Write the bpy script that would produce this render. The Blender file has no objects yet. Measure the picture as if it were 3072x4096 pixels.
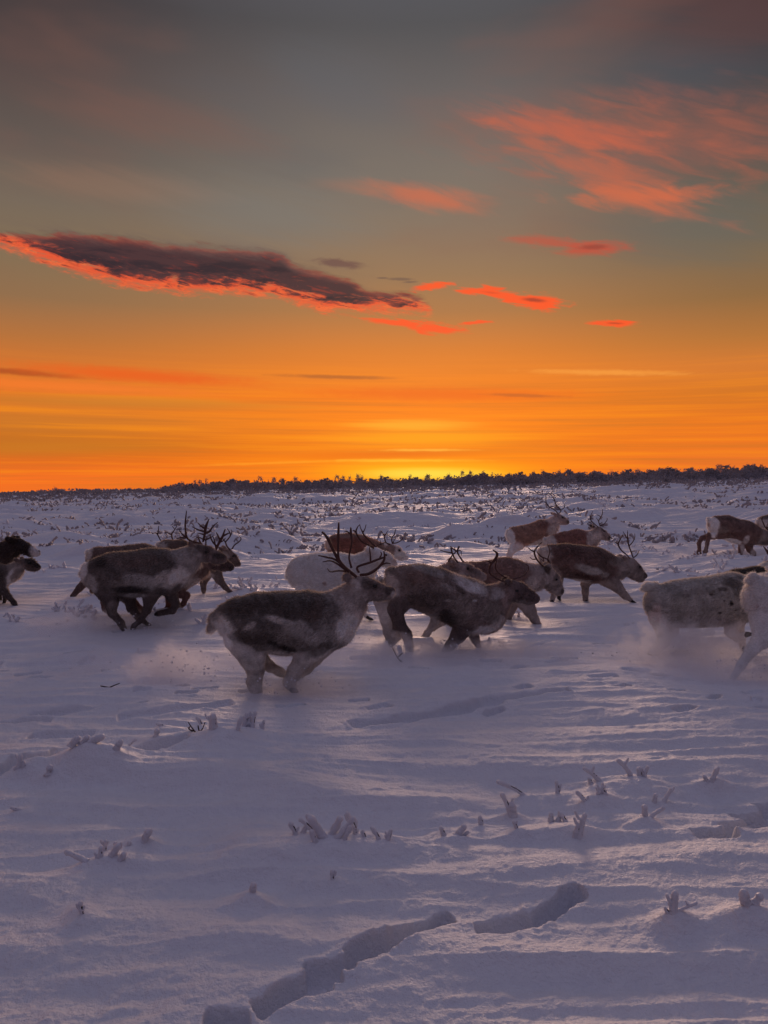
import bpy, math, random
import numpy as np
from mathutils import Vector
random.seed(7); RNG = np.random.default_rng(11)
sc = bpy.context.scene
R = math.radians

# ------------------------------------------------------------------ camera
F = 3000.0; CH = 2.1; PITCH = math.atan(168 / F)
cam_d = bpy.data.cameras.new('camera'); cam = bpy.data.objects.new('camera', cam_d)
sc.collection.objects.link(cam); sc.camera = cam
cam.location = (0, 0, CH); cam.rotation_euler = (math.pi / 2 - PITCH, 0, 0)
cam_d.sensor_fit = 'HORIZONTAL'; cam_d.sensor_width = 24.0; cam_d.lens = 24.0 * F / 3072
cam_d.clip_start = 0.1; cam_d.clip_end = 6000
sc.render.resolution_x = 768; sc.render.resolution_y = 1024
sc.view_settings.view_transform = 'Standard'; sc.view_settings.look = 'None'
sc.view_settings.exposure = 0.0; sc.view_settings.gamma = 1.0
try:
    sc.cycles.volume_step_rate = 3.0; sc.cycles.volume_max_steps = 96
    sc.cycles.transparent_max_bounces = 8; sc.cycles.volume_bounces = 4
except Exception: pass

def ray(px, py):
    u = (px - 1536) / F; v = (2048 - py) / F
    return (u, math.cos(PITCH) + v * math.sin(PITCH), -math.sin(PITCH) + v * math.cos(PITCH))
def azel(px, py):
    d = ray(px, py)
    return math.degrees(math.atan2(d[0], d[1])), math.degrees(math.atan2(d[2], math.hypot(d[0], d[1])))
SUN_AZ, _e = azel(1700, 1895)
SUN_EL = 6.0

# ------------------------------------------------------------------ sky
def lin(c):
    return tuple(((v / 255) / 12.92 if v <= 10 else (((v / 255) + 0.055) / 1.055) ** 2.4) for v in c)
W = bpy.data.worlds.new('World'); sc.world = W; W.use_nodes = True
wt = W.node_tree; wt.nodes.clear()
class NT:
    def __init__(s, t): s.t = t
    def n(s, typ, **kw):
        o = s.t.nodes.new(typ)
        for k, v in kw.items(): setattr(o, k, v)
        return o
    def link(s, a, b): s.t.links.new(a, b)
    def put(s, sock, v):
        if hasattr(v, 'is_output') or isinstance(v, bpy.types.NodeSocket): s.link(v, sock)
        else: sock.default_value = v
    def m(s, op, a, b=None, c=None, clamp=False):
        o = s.n('ShaderNodeMath', operation=op); o.use_clamp = clamp
        s.put(o.inputs[0], a)
        if b is not None: s.put(o.inputs[1], b)
        if c is not None: s.put(o.inputs[2], c)
        return o.outputs[0]
    def ss(s, x, a, b):
        o = s.n('ShaderNodeMapRange', interpolation_type='SMOOTHSTEP')
        s.put(o.inputs[0], x); s.put(o.inputs[1], a); s.put(o.inputs[2], b)
        return o.outputs[0]
    def xyz(s, x, y, z=0.0):
        o = s.n('ShaderNodeCombineXYZ'); s.put(o.inputs[0], x); s.put(o.inputs[1], y); s.put(o.inputs[2], z)
        return o.outputs[0]
    def noise(s, vec, scale=1.0, detail=4.0, rough=0.55, dist=0.0):
        o = s.n('ShaderNodeTexNoise'); s.link(vec, o.inputs['Vector'])
        o.inputs['Scale'].default_value = scale; o.inputs['Detail'].default_value = detail
        o.inputs['Roughness'].default_value = rough; o.inputs['Distortion'].default_value = dist
        return o.outputs[0]
    def mix(s, f, a, b, blend='MIX'):
        o = s.n('ShaderNodeMix', data_type='RGBA', blend_type=blend)
        s.put(o.inputs['Factor'], f)
        for nm, v in (('A', a), ('B', b)):
            k = [i for i in o.inputs if i.name == nm and i.type == 'RGBA'][0]
            s.put(k, (tuple(v) + (1,))[:4] if isinstance(v, tuple) else v)
        return [q for q in o.outputs if q.type == 'RGBA'][0]
    def ramp(s, f, stops):
        o = s.n('ShaderNodeValToRGB'); s.link(f, o.inputs[0]); e = o.color_ramp.elements
        while len(e) > 1: e.remove(e[0])
        e[0].position = stops[0][0]; e[0].color = stops[0][1] + (1,)
        for p, c in stops[1:]:
            q = e.new(p); q.color = c + (1,)
        return o.outputs[0]
w = NT(wt)
tc = w.n('ShaderNodeTexCoord'); sp = w.n('ShaderNodeSeparateXYZ'); w.link(tc.outputs['Generated'], sp.inputs[0])
X, Y, Z = sp.outputs
az = w.m('MULTIPLY', w.m('ARCTAN2', X, Y), 57.29578)
hl = w.m('SQRT', w.m('ADD', w.m('MULTIPLY', X, X), w.m('MULTIPLY', Y, Y)))
el = w.m('MULTIPLY', w.m('ARCTAN2', Z, hl), 57.29578)
def elv(py): return azel(1536, py)[1]
eln = w.m('DIVIDE', w.m('ADD', el, 5.0), 95.0)
def st(lst, zen):
    out = [(max(0.0, (elv(p) + 5) / 95), lin(c)) for p, c in lst]
    return out + [((e + 5) / 95, lin(c)) for e, c in zen]
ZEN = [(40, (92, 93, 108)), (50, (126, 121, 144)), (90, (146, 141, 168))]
r_mid = w.ramp(eln, st([(1905, (252, 126, 26)), (1850, (252, 124, 18)), (1790, (238, 118, 22)), (1700, (250, 130, 22)), (1600, (246, 124, 24)),
      (1500, (236, 128, 38)), (1400, (216, 124, 50)), (1250, (176, 120, 72)), (1100, (152, 118, 86)), (900, (134, 116, 99)),
      (700, (124, 113, 103)), (400, (107, 100, 98)), (100, (86, 84, 86))], ZEN))
r_left = w.ramp(eln, st([(1905, (244, 112, 36)), (1850, (226, 108, 34)), (1790, (196, 108, 32)), (1700, (208, 120, 40)), (1600, (226, 118, 38)),
      (1500, (212, 116, 46)), (1400, (184, 114, 58)), (1250, (146, 110, 76)), (1100, (132, 110, 84)), (900, (118, 104, 90)),
      (700, (98, 88, 82)), (400, (86, 72, 70)), (100, (66, 58, 60))], ZEN))
r_right = w.ramp(eln, st([(1905, (232, 110, 44)), (1850, (232, 114, 42)), (1790, (238, 118, 34)), (1700, (232, 118, 32)), (1600, (214, 118, 36)),
      (1500, (214, 122, 50)), (1400, (182, 116, 56)), (1250, (144, 106, 66)), (1100, (126, 104, 78)), (900, (106, 94, 80)),
      (700, (84, 82, 80)), (400, (70, 66, 70)), (100, (62, 56, 60))], ZEN))
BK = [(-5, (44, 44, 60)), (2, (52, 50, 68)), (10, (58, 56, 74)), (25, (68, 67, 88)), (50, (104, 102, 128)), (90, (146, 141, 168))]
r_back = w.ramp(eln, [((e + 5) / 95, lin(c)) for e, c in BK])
fl = w.ss(az, 0.0, -27.0); fr = w.ss(az, 6.0, 28.0)
sky = w.mix(fl, r_mid, r_left); sky = w.mix(fr, sky, r_right)
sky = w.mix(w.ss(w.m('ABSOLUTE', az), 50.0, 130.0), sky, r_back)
# low streaks, long in azimuth
low = w.ss(el, 9.5, 4.0)
s1 = w.noise(w.xyz(w.m('MULTIPLY', az, 0.045), w.m('ADD', w.m('MULTIPLY', el, 1.9), w.m('MULTIPLY', az, 0.012)), 3.0), 1.0, 5, 0.6)
k = w.m('MULTIPLY', w.m('MULTIPLY', w.m('SUBTRACT', s1, 0.5), low), 2.0)
sky = w.mix(w.m('MULTIPLY', k, 1.3, clamp=True), sky, lin((255, 146, 20)))
sky = w.mix(w.m('MULTIPLY', k, -1.5, clamp=True), sky, lin((196, 112, 40)))
# soft high haze patches
s2 = w.noise(w.xyz(w.m('MULTIPLY', az, 0.035), w.m('MULTIPLY', el, 0.11), 9.0), 1.0, 4, 0.55)
hi = w.m('MULTIPLY', w.ss(el, 8.0, 20.0), w.ss(el, 70.0, 36.0))
sky = w.mix(w.m('MULTIPLY', w.m('MULTIPLY', w.ss(s2, 0.5, 0.75), hi), 0.34), sky, lin((140, 92, 78)))
sky = w.mix(w.m('MULTIPLY', w.m('MULTIPLY', w.ss(s2, 0.5, 0.28), hi), 0.28), sky, lin((84, 92, 100)))
ncoord = w.xyz(w.m('MULTIPLY', az, 0.22), w.m('MULTIPLY', el, 1.0), 0.0)
nA = w.noise(ncoord, 1.0, 6, 0.62, 0.4)
nB = w.noise(w.xyz(w.m('MULTIPLY', az, 0.7), w.m('MULTIPLY', el, 2.2), 5.0), 1.0, 6, 0.65, 0.6)
nC = w.noise(w.xyz(w.m('ADD', w.m('MULTIPLY', az, 0.10), w.m('MULTIPLY', el, 0.10)), w.m('ADD', w.m('MULTIPLY', el, 0.75), w.m('MULTIPLY', az, 0.16)), 2.0), 1.0, 7, 0.62, 0.5)
nD = w.noise(w.xyz(w.m('MULTIPLY', az, 0.55), w.m('ADD', w.m('MULTIPLY', el, 2.6), w.m('MULTIPLY', az, 0.42)), 7.0), 1.0, 6, 0.6, 0.5)
nE = w.noise(w.xyz(w.m('SUBTRACT', w.m('MULTIPLY', az, 0.26), w.m('MULTIPLY', el, 0.1)), w.m('ADD', w.m('MULTIPLY', el, 1.25), w.m('MULTIPLY', az, 0.42)), 4.0), 1.0, 6, 0.56, 0.5)
def blob(px, py, hw, hh, ang, amp=0.5, soft=0.7, nz=None):
    a0, e0 = azel(px, py); kk = 52.4
    hw /= kk; hh /= kk; c, s = math.cos(R(ang)), math.sin(R(ang))
    dx = w.m('SUBTRACT', az, a0); dy = w.m('SUBTRACT', el, e0)
    u = w.m('DIVIDE', w.m('ADD', w.m('MULTIPLY', dx, c), w.m('MULTIPLY', dy, s)), hw)
    v = w.m('DIVIDE', w.m('SUBTRACT', w.m('MULTIPLY', dy, c), w.m('MULTIPLY', dx, s)), hh)
    q = w.m('SQRT', w.m('ADD', w.m('MULTIPLY', u, u), w.m('MULTIPLY', v, v)))
    q = w.m('ADD', q, w.m('MULTIPLY', w.m('SUBTRACT', 0.5, nz if nz is not None else nB), amp * 2))
    return w.ss(q, 1.0, 1.0 - soft)
def over(f, op, col):
    global sky
    sky = w.mix(w.m('MULTIPLY', f, op, clamp=True), sky, lin(col))
over(blob(1080, 860, 620, 190, 0, 0.4, 0.97, nC), 0.5, (122, 120, 115))
over(blob(2780, 900, 620, 200, -4, 0.4, 0.97, nC), 0.5, (98, 102, 98))
over(blob(2750, 300, 420, 140, -10, 0.4, 0.97, nC), 0.4, (76, 82, 90))
over(blob(1350, 330, 420, 160, -10, 0.4, 0.97, nC), 0.35, (96, 98, 104))
# sun glow
over(blob(1700, 1870, 950, 190, 0, 0.2, 0.99, s1), 0.6, (255, 150, 24))
over(blob(1690, 1750, 560, 56, 0, 0.35, 0.95, s1), 0.8, (255, 160, 24))
over(blob(1650, 1700, 330, 34, 0, 0.55, 0.9, s1), 0.6, (255, 180, 50))
over(blob(1600, 1815, 640, 26, 1, 0.8, 0.9, s1), 0.7, (232, 104, 22))
over(blob(1700, 1800, 260, 8, 0, 0.5, 0.9), 0.8, (255, 178, 60))
over(blob(1620, 1842, 420, 9, 0, 0.5, 0.9), 0.8, (255, 186, 50))
over(blob(1150, 1850, 620, 8, 2, 0.5, 0.9), 0.6, (255, 158, 40))
over(blob(1700, 1888, 600, 64, 0, 0.2, 0.97, s1), 0.95, (255, 184, 24))
over(blob(1710, 1896, 380, 34, 0, 0.15, 0.9, s1), 1.0, (255, 216, 72))
# low cloud bars
over(blob(60, 1487, 330, 18, -2, 0.4, 0.8), 0.85, (176, 78, 34))
over(blob(560, 1502, 620, 40, -2, 0.3, 0.9), 0.95, (232, 98, 32))
over(blob(1340, 1508, 330, 12, -1, 0.35, 0.8), 0.8, (178, 96, 44))
over(blob(1750, 1577, 760, 40, -1, 0.3, 0.9), 0.95, (238, 108, 26))
over(blob(2090, 1582, 230, 10, -3, 0.4, 0.8), 0.7, (190, 96, 40))
over(blob(180, 1542, 800, 34, -1, 0.4, 0.9), 0.8, (244, 122, 44))
over(blob(520, 1612, 1000, 34, 0, 0.4, 0.95, s1), 0.7, (204, 126, 44))
over(blob(100, 1790, 800, 44, 1, 0.4, 0.95, s1), 0.7, (204, 120, 36))
over(blob(2430, 1490, 430, 16, -3, 0.6, 0.9), 0.5, (255, 168, 70))
# pink cirrus, upper right
def streak(f, nz, lo, hi): return w.m('MULTIPLY', f, w.ss(nz, lo, hi))
over(blob(2680, 560, 860, 200, -5, 0.5, 0.95, nE), 0.42, (158, 92, 76))
over(streak(blob(2560, 600, 860, 260, -8, 0.4, 0.9, nC), nE, 0.34, 0.84), 0.6, (184, 98, 74))
over(blob(2260, 520, 500, 62, -13, 0.6, 0.97, nE), 0.58, (204, 100, 72))
over(blob(2420, 705, 540, 90, -25, 0.7, 0.97, nE), 0.52, (202, 104, 74))
over(blob(2560, 785, 360, 58, -4, 0.8, 0.97, nE), 0.62, (218, 108, 70))
over(blob(1710, 790, 340, 56, -9, 0.55, 0.97, nE), 0.75, (206, 108, 76))
over(blob(1450, 750, 300, 36, -2, 0.5, 0.95, nC), 0.3, (176, 114, 88))
over(blob(2950, 60, 620, 150, -10, 0.6, 0.95, nC), 0.28, (116, 66, 58))
over(blob(620, 480, 640, 110, -4, 0.6, 0.95, nC), 0.26, (136, 88, 76))
over(blob(420, 740, 520, 80, 0, 0.6, 0.95, nC), 0.25, (164, 120, 96))
over(blob(2180, 965, 210, 30, -7, 0.7, 0.9, nD), 0.7, (190, 84, 64))
over(blob(2370, 995, 190, 36, -3, 0.6, 0.9, nD), 0.85, (196, 78, 58))
over(blob(2375, 988, 80, 13, -2, 0.4, 0.9), 0.55, (128, 62, 54))
# small fiery scraps
for a in [(1920, 1163, 95, 15, -4), (2040, 1188, 170, 20, -14), (2150, 1210, 115, 26, -8), (1730, 1146, 90, 14, 6), (1590, 1290, 150, 13, -5),
          (1730, 1312, 130, 20, -6), (2455, 1294, 100, 12, -5), (1900, 1290, 70, 7, 3)]:
    over(blob(a[0], a[1], a[2] * 1.15, a[3] * 1.35, a[4], 1.0, 0.6, nD), 0.97, (250, 88, 42))
over(blob(2140, 1200, 65, 11, -7, 0.5, 0.8), 0.8, (150, 62, 46))
over(blob(1960, 1170, 50, 7, -7, 0.5, 0.8), 0.4, (180, 72, 46))
over(blob(2460, 1293, 42, 6, -5, 0.5, 0.8), 0.6, (160, 66, 42))
for a in [(1600, 1117, 75, 8, -1), (1640, 1128, 45, 7, 2), (1530, 1112, 30, 5, 0)]: over(blob(*a, 0.5, 0.7), 0.7, (112, 88, 76))
over(blob(1360, 1055, 125, 22, -6, 0.7, 0.7), 0.8, (108, 76, 72))
# the long dark cloud: upper and lower edge against azimuth
def fcurve(pts, lo, hi, a_lo, a_hi):
    o = w.n('ShaderNodeFloatCurve'); cv = o.mapping.curves[0]
    P = [((azel(x, y)[0] - a_lo) / (a_hi - a_lo), (azel(x, y)[1] - lo) / (hi - lo)) for x, y in pts]
    cv.points[0].location = P[0]; cv.points[1].location = P[-1]
    for p in P[1:-1]: cv.points.new(*p)
    o.mapping.update()
    w.link(w.m('DIVIDE', w.m('SUBTRACT', az, a_lo), a_hi - a_lo), o.inputs['Value'])
    return w.m('ADD', w.m('MULTIPLY', o.outputs[0], hi - lo), lo)
TOP = fcurve([(-700, 1060), (-300, 985), (0, 925), (140, 935), (300, 935), (640, 968), (900, 995), (1110, 1012), (1190, 1060), (1290, 1088), (1380, 1110), (1480, 1160), (1645, 1176), (1740, 1240)], 8, 24, -50, 6)
BOT = fcurve([(-700, 1062), (-300, 987), (0, 970), (150, 1030), (300, 1076), (550, 1140), (740, 1158), (1000, 1164), (1120, 1180), (1280, 1228), (1400, 1245), (1530, 1232), (1680, 1240), (1740, 1242)], 8, 24, -50, 6)
nb = w.m('MULTIPLY', w.m('SUBTRACT', nB, 0.5), 1.1)
na = w.m('MULTIPLY', w.m('SUBTRACT', nA, 0.5), 1.0)
nd = w.m('MULTIPLY', w.m('SUBTRACT', nD, 0.5), 1.6)
win = w.m('MULTIPLY', w.ss(az, -48.0, -40.0), w.ss(az, 3.9, 3.2))
dT = w.m('ADD', w.m('SUBTRACT', TOP, el), w.m('ADD', w.m('MULTIPLY', na, 1.1), w.m('MULTIPLY', nd, 0.5))); dB = w.m('ADD', w.m('SUBTRACT', el, BOT), w.m('ADD', w.m('MULTIPLY', nb, 1.0), w.m('MULTIPLY', nd, 0.75)))
over(w.m('MULTIPLY', w.m('MULTIPLY', w.ss(dT, -1.3, 0.6), w.ss(dB, 0.6, 1.6)), w.m('MULTIPLY', win, w.ss(nC, 0.38, 0.62))), 0.5, (110, 92, 88))
red = w.m('MULTIPLY', w.m('MULTIPLY', w.ss(dT, -0.05, 0.45), w.ss(dB, -0.55, 0.35)), win)
over(w.m('MULTIPLY', red, w.ss(nD, 0.22, 0.5)), 0.95, (236, 86, 50))
over(w.m('MULTIPLY', w.m('MULTIPLY', red, w.ss(nB, 0.46, 0.62)), w.ss(dB, 1.0, 0.2)), 0.85, (255, 112, 58))
over(w.m('MULTIPLY', red, w.ss(dB, 0.3, 1.0)), 0.8, (128, 62, 54))
dC = w.m('ADD', dB, w.m('ADD', w.m('MULTIPLY', nd, 1.2), w.m('MULTIPLY', nb, 1.3)))
dark = w.m('MULTIPLY', w.m('MULTIPLY', w.ss(dT, -0.3, 0.7), w.ss(dC, 0.12, 1.0)), win)
over(dark, 0.97, (72, 50, 54))
over(w.m('MULTIPLY', dark, w.ss(nD, 0.54, 0.70)), 0.55, (150, 60, 50))
over(w.m('MULTIPLY', w.m('MULTIPLY', dark, w.ss(nA, 0.55, 0.38)), w.ss(dT, 0.2, 0.9)), 0.75, (46, 38, 46))
over(w.m('MULTIPLY', w.m('MULTIPLY', dark, w.ss(dT, 0.9, 0.1)), w.ss(nC, 0.35, 0.6)), 0.55, (112, 92, 88))
nish = w.n('ShaderNodeTexSky', sky_type='NISHITA'); nish.sun_disc = False
nish.sun_elevation = R(SUN_EL); nish.sun_rotation = R(SUN_AZ); nish.air_density = 1.0; nish.dust_density = 2.0
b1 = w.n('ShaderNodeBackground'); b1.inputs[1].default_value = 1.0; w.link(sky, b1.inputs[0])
b2 = w.n('ShaderNodeBackground'); b2.inputs[1].default_value = 0.0008; w.link(nish.outputs[0], b2.inputs[0])
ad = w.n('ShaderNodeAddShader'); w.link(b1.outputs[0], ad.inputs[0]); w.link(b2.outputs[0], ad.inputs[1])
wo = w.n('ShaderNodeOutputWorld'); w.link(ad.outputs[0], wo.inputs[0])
# the sun, just on the horizon behind the herd
sd = bpy.data.lights.new('sun', 'SUN'); sun = bpy.data.objects.new('sun', sd); sc.collection.objects.link(sun)
sd.energy = 2.35; sd.angle = R(24); sd.color = (1.0, 0.64, 0.48)
sv = Vector((math.sin(R(SUN_AZ)) * math.cos(R(SUN_EL)), math.cos(R(SUN_AZ)) * math.cos(R(SUN_EL)), math.sin(R(SUN_EL))))
sun.rotation_euler = sv.to_track_quat('Z', 'Y').to_euler()

# ------------------------------------------------------------------ helpers
def tag(o, label=None, cat=None, group=None, kind=None):
    if label: o['label'] = label
    if cat: o['category'] = cat
    if group: o['group'] = group
    if kind: o['kind'] = kind
    return o
def link(name, data, parent=None):
    o = bpy.data.objects.new(name, data); sc.collection.objects.link(o)
    if parent: o.parent = parent
    return o
def mesh_np(name, V, Fc, mat, smooth=True, cols=None):
    """V (N,3); Fc (M,k) all faces with k corners"""
    me = bpy.data.meshes.new(name); V = np.asarray(V, np.float32); Fc = np.asarray(Fc, np.int32)
    k = Fc.shape[1]
    me.vertices.add(len(V)); me.vertices.foreach_set('co', V.ravel())
    me.loops.add(Fc.size); me.loops.foreach_set('vertex_index', Fc.ravel())
    me.polygons.add(len(Fc)); me.polygons.foreach_set('loop_start', np.arange(0, Fc.size, k, dtype=np.int32))
    me.polygons.foreach_set('use_smooth', np.full(len(Fc), smooth))
    if cols is not None:
        a = me.color_attributes.new('coat', 'FLOAT_COLOR', 'POINT')
        c = np.ones((len(V), 4), np.float32); c[:, :3] = cols; a.data.foreach_set('color', c.ravel())
    me.update(calc_edges=True); me.materials.append(mat)
    return me
def h2(ix, iy, seed):
    h = (ix.astype(np.int64) * 374761393 + iy.astype(np.int64) * 668265263 + seed * 1442695041) & 0xffffffff
    h = ((h ^ (h >> 13)) * 1274126177) & 0xffffffff
    return ((h ^ (h >> 16)) & 0xffffff) / float(0xffffff)
def vn(x, y, seed=0):
    x = np.asarray(x, float); y = np.asarray(y, float)
    ix = np.floor(x); iy = np.floor(y); fx = x - ix; fy = y - iy
    fx = fx * fx * fx * (fx * (fx * 6 - 15) + 10); fy = fy * fy * fy * (fy * (fy * 6 - 15) + 10)
    a = h2(ix, iy, seed); b = h2(ix + 1, iy, seed); c = h2(ix, iy + 1, seed); d = h2(ix + 1, iy + 1, seed)
    return (a * (1 - fx) + b * fx) * (1 - fy) + (c * (1 - fx) + d * fx) * fy
def fbm(x, y, oct=4, seed=0, g=0.5):
    s = 0; a = 1; t = 0
    for i in range(oct):
        s = s + a * vn(x + i * 17.3, y - i * 9.1, seed + i); t += a; a *= g
        x, y = (x * 1.6 + y * 1.2), (-x * 1.2 + y * 1.6)
    return s / t * 2 - 1
def sstep(x, a, b):
    t = np.clip((x - a) / (b - a), 0, 1); return t * t * (3 - 2 * t)

# ------------------------------------------------------------------ materials
def new_mat(name):
    m = bpy.data.materials.new(name); m.use_nodes = True
    return m, NT(m.node_tree), m.node_tree.nodes['Principled BSDF']
def snow_mat(name, grain, amount, col=(0.84, 0.85, 0.90), dist=0.02):
    m, n, b = new_mat(name)
    t = n.n('ShaderNodeTexCoord').outputs['Object']
    g1 = n.noise(t, grain, 3, 0.7); g2 = n.noise(t, grain * 0.16, 4, 0.6)
    n.link(n.mix(n.ss(g2, 0.35, 0.65), (col[0] * 0.96, col[1] * 0.96, col[2] * 0.97), col), b.inputs['Base Color'])
    b.inputs['Roughness'].default_value = 0.52
    b.inputs['Specular IOR Level'].default_value = 0.6
    bp = n.n('ShaderNodeBump'); bp.inputs['Strength'].default_value = amount; bp.inputs['Distance'].default_value = dist
    n.link(n.m('ADD', n.m('MULTIPLY', g1, 0.6), n.m('MULTIPLY', g2, 0.9)), bp.inputs['Height'])
    n.link(bp.outputs[0], b.inputs['Normal'])
    return m
M_snow = snow_mat('snow', 60.0, 0.65, dist=0.03)
M_frost = snow_mat('frost', 160.0, 0.6, (0.78, 0.78, 0.84), 0.01)
M_frost_far = snow_mat('frost_far', 20.0, 0.5, (0.40, 0.35, 0.37), 0.03)
def plain(name, col, rough=0.8, var=0.3, scale=30.0):
    m, n, b = new_mat(name)
    t = n.n('ShaderNodeTexCoord').outputs['Object']; g = n.noise(t, scale, 4, 0.6)
    n.link(n.mix(g, tuple(c * (1 - var) for c in col), tuple(min(1, c * (1 + var)) for c in col)), b.inputs['Base Color'])
    b.inputs['Roughness'].default_value = rough
    return m
M_twig = plain('bare_twig', (0.045, 0.03, 0.03))
M_scrub = plain('scrub', (0.36, 0.33, 0.35), 0.9, 0.5, 6.0)
M_antler = plain('antler', (0.075, 0.028, 0.022), 0.6, 0.4, 25.0)
M_hoof = plain('hoof', (0.02, 0.018, 0.017), 0.5)
M_eye = plain('eye', (0.006, 0.005, 0.005), 0.12, 0.0)
def coat_mat():
    m, n, b = new_mat('coat')
    a = n.n('ShaderNodeAttribute', attribute_name='coat').outputs['Color']
    t = n.n('ShaderNodeTexCoord').outputs['Object']
    mp = n.n('ShaderNodeMapping'); n.link(t, mp.inputs[0]); mp.inputs['Scale'].default_value = (45, 60, 110)
    mp.inputs['Rotation'].default_value = (0, 0.35, 0)
    g = n.noise(mp.outputs[0], 1.0, 5, 0.7); g2 = n.noise(t, 9.0, 3, 0.6)
    v = n.m('ADD', n.m('MULTIPLY', g, 0.9), n.m('MULTIPLY', g2, 0.5))
    n.link(n.mix(1.0, a, n.ramp(v, [(0.35, (0.55, 0.55, 0.55)), (1.05, (1.35, 1.35, 1.35))]), 'MULTIPLY'), b.inputs['Base Color'])
    b.inputs['Roughness'].default_value = 0.95; b.inputs['Specular IOR Level'].default_value = 0.12
    bp = n.n('ShaderNodeBump'); bp.inputs['Strength'].default_value = 0.6; bp.inputs['Distance'].default_value = 0.012
    n.link(g, bp.inputs['Height']); n.link(bp.outputs[0], b.inputs['Normal'])
    return m
def fur_mat():
    m = bpy.data.materials.new('fur'); m.use_nodes = True; n = NT(m.node_tree); m.node_tree.nodes.clear()
    a = n.n('ShaderNodeAttribute', attribute_name='coat').outputs['Color']
    d = n.n('ShaderNodeBsdfDiffuse'); t = n.n('ShaderNodeBsdfTranslucent'); n.link(a, d.inputs[0])
    n.link(n.mix(0.5, a, (0.72, 0.64, 0.58)), t.inputs[0])
    x = n.n('ShaderNodeMixShader'); x.inputs[0].default_value = 0.5
    n.link(d.outputs[0], x.inputs[1]); n.link(t.outputs[0], x.inputs[2])
    o = n.n('ShaderNodeOutputMaterial'); n.link(x.outputs[0], o.inputs[0])
    return m
M_coat = coat_mat(); M_fur = fur_mat()

# ------------------------------------------------------------------ snow ground
SL = 0.023
def gpix(px, py):
    d = ray(px, py); t = CH / (SL * d[0] - d[2])
    return (t * d[0], t * d[1])
def cp(crop, pts):            # points read in a crop of the picture -> picture pixels
    ox, oy, s = crop
    return [(ox + p[0] / s, oy + p[1] / s) for p in pts]
K7 = (700, 3450, 0.9217); K6 = (2000, 2900, 1.5476); K4 = (0, 2780, 1.508); K5 = (1100, 3000, 1.659)
TRACKS = []   # (polyline of ground points, half width, depth)
def track(crop, pts, hw, dep):
    TRACKS.append(([gpix(*q) for q in cp(crop, pts)], hw * 0.95, dep * 1.0))
track(K7, [(140, 572), (245, 560)], 0.055, 0.13)
track(K7, [(310, 515), (420, 465), (540, 425)], 0.06, 0.16)
track(K7, [(540, 425), (600, 410)], 0.03, 0.08)
track(K7, [(510, 385), (640, 365)], 0.055, 0.12)
track(K7, [(665, 335), (720, 310), (800, 285)], 0.065, 0.17)
track(K7, [(800, 285), (900, 230), (1000, 195)], 0.06, 0.16)
track(K7, [(1130, 232), (1230, 222), (1330, 200)], 0.06, 0.14)
track(K7, [(1350, 185), (1420, 150), (1480, 118)], 0.06, 0.15)
track(K6, [(1225, 672), (1400, 664)], 0.075, 0.20)
track(K6, [(1430, 612), (1560, 588), (1720, 566)], 0.08, 0.20)
track(K6, [(1470, 520), (1580, 515), (1740, 505)], 0.07, 0.18)
track(K6, [(1610, 455), (1720, 440)], 0.05, 0.10)
track(K4, [(0, 470), (60, 455), (100, 420)], 0.07, 0.09)
track(K4, [(160, 430), (300, 425), (420, 395)], 0.08, 0.10)
track(K4, [(340, 392), (520, 372), (680, 350)], 0.08, 0.11)
track(K4, [(680, 350), (820, 332), (960, 312), (1100, 292)], 0.08, 0.10)
track((0, 0, 1.0), [(1430, 2905), (1600, 2885), (1790, 2850), (1980, 2815)], 0.11, 0.11)
track((0, 0, 1.0), [(1960, 2812), (2100, 2795), (2260, 2775)], 0.09, 0.08)
track((0, 0, 1.0), [(130, 2860), (260, 2850), (380, 2830)], 0.10, 0.06)
track((0, 0, 1.0), [(500, 2870), (700, 2850), (900, 2820)], 0.10, 0.05)
track((0, 0, 1.0), [(140, 2955), (360, 2940)], 0.08, 0.05)
track((0, 0, 1.0), [(0, 2905), (180, 2890)], 0.08, 0.06)
ck = random.Random(41)     # hoof holes and drag marks churned up where the herd has run
for i in range(90):
    px_, py_ = ck.uniform(-200, 3200), ck.choice([ck.uniform(2600, 2860), ck.uniform(2440, 2760)])
    if 1500 < px_ < 2400 and py_ > 2700 and ck.random() < .6: continue
    L_ = ck.uniform(10, 90)
    TRACKS.append(([gpix(px_, py_), gpix(px_ + L_, py_ - ck.uniform(-4, 14))], ck.uniform(.035, .075), ck.uniform(.03, .08)))
RIDGES = []
def ridge(pts, wd, h): RIDGES.append(([gpix(*q) for q in pts], wd, h))
ridge([(1000, 3395), (1400, 3420), (2000, 3425), (2600, 3455), (3200, 3465)], 0.20, 0.055)
ridge([(420, 3080), (900, 3130), (1300, 3160), (1800, 3230)], 0.22, 0.05)
ridge([(-100, 3345), (300, 3340), (560, 3330)], 0.16, 0.04)
ridge([(-100, 3545), (400, 3500), (800, 3470), (1100, 3440)], 0.16, 0.045)
ridge([(1500, 3790), (1900, 3800), (2700, 3830), (3200, 3850)], 0.14, 0.035)
ridge([(2000, 3060), (2500, 3080), (3100, 3130)], 0.2, 0.03)
ridge([(-100, 3060), (250, 3060), (420, 3070)], 0.16, 0.05)
ridge([(-100, 3770), (500, 3740), (1100, 3730)], 0.13, 0.03)
FLAT = []
BUMPS = []    # x, y, rx, ry, h
def bump(px, py, rx, ry, h): x, y = gpix(px, py); BUMPS.append((x, y, rx, ry, h))
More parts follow.
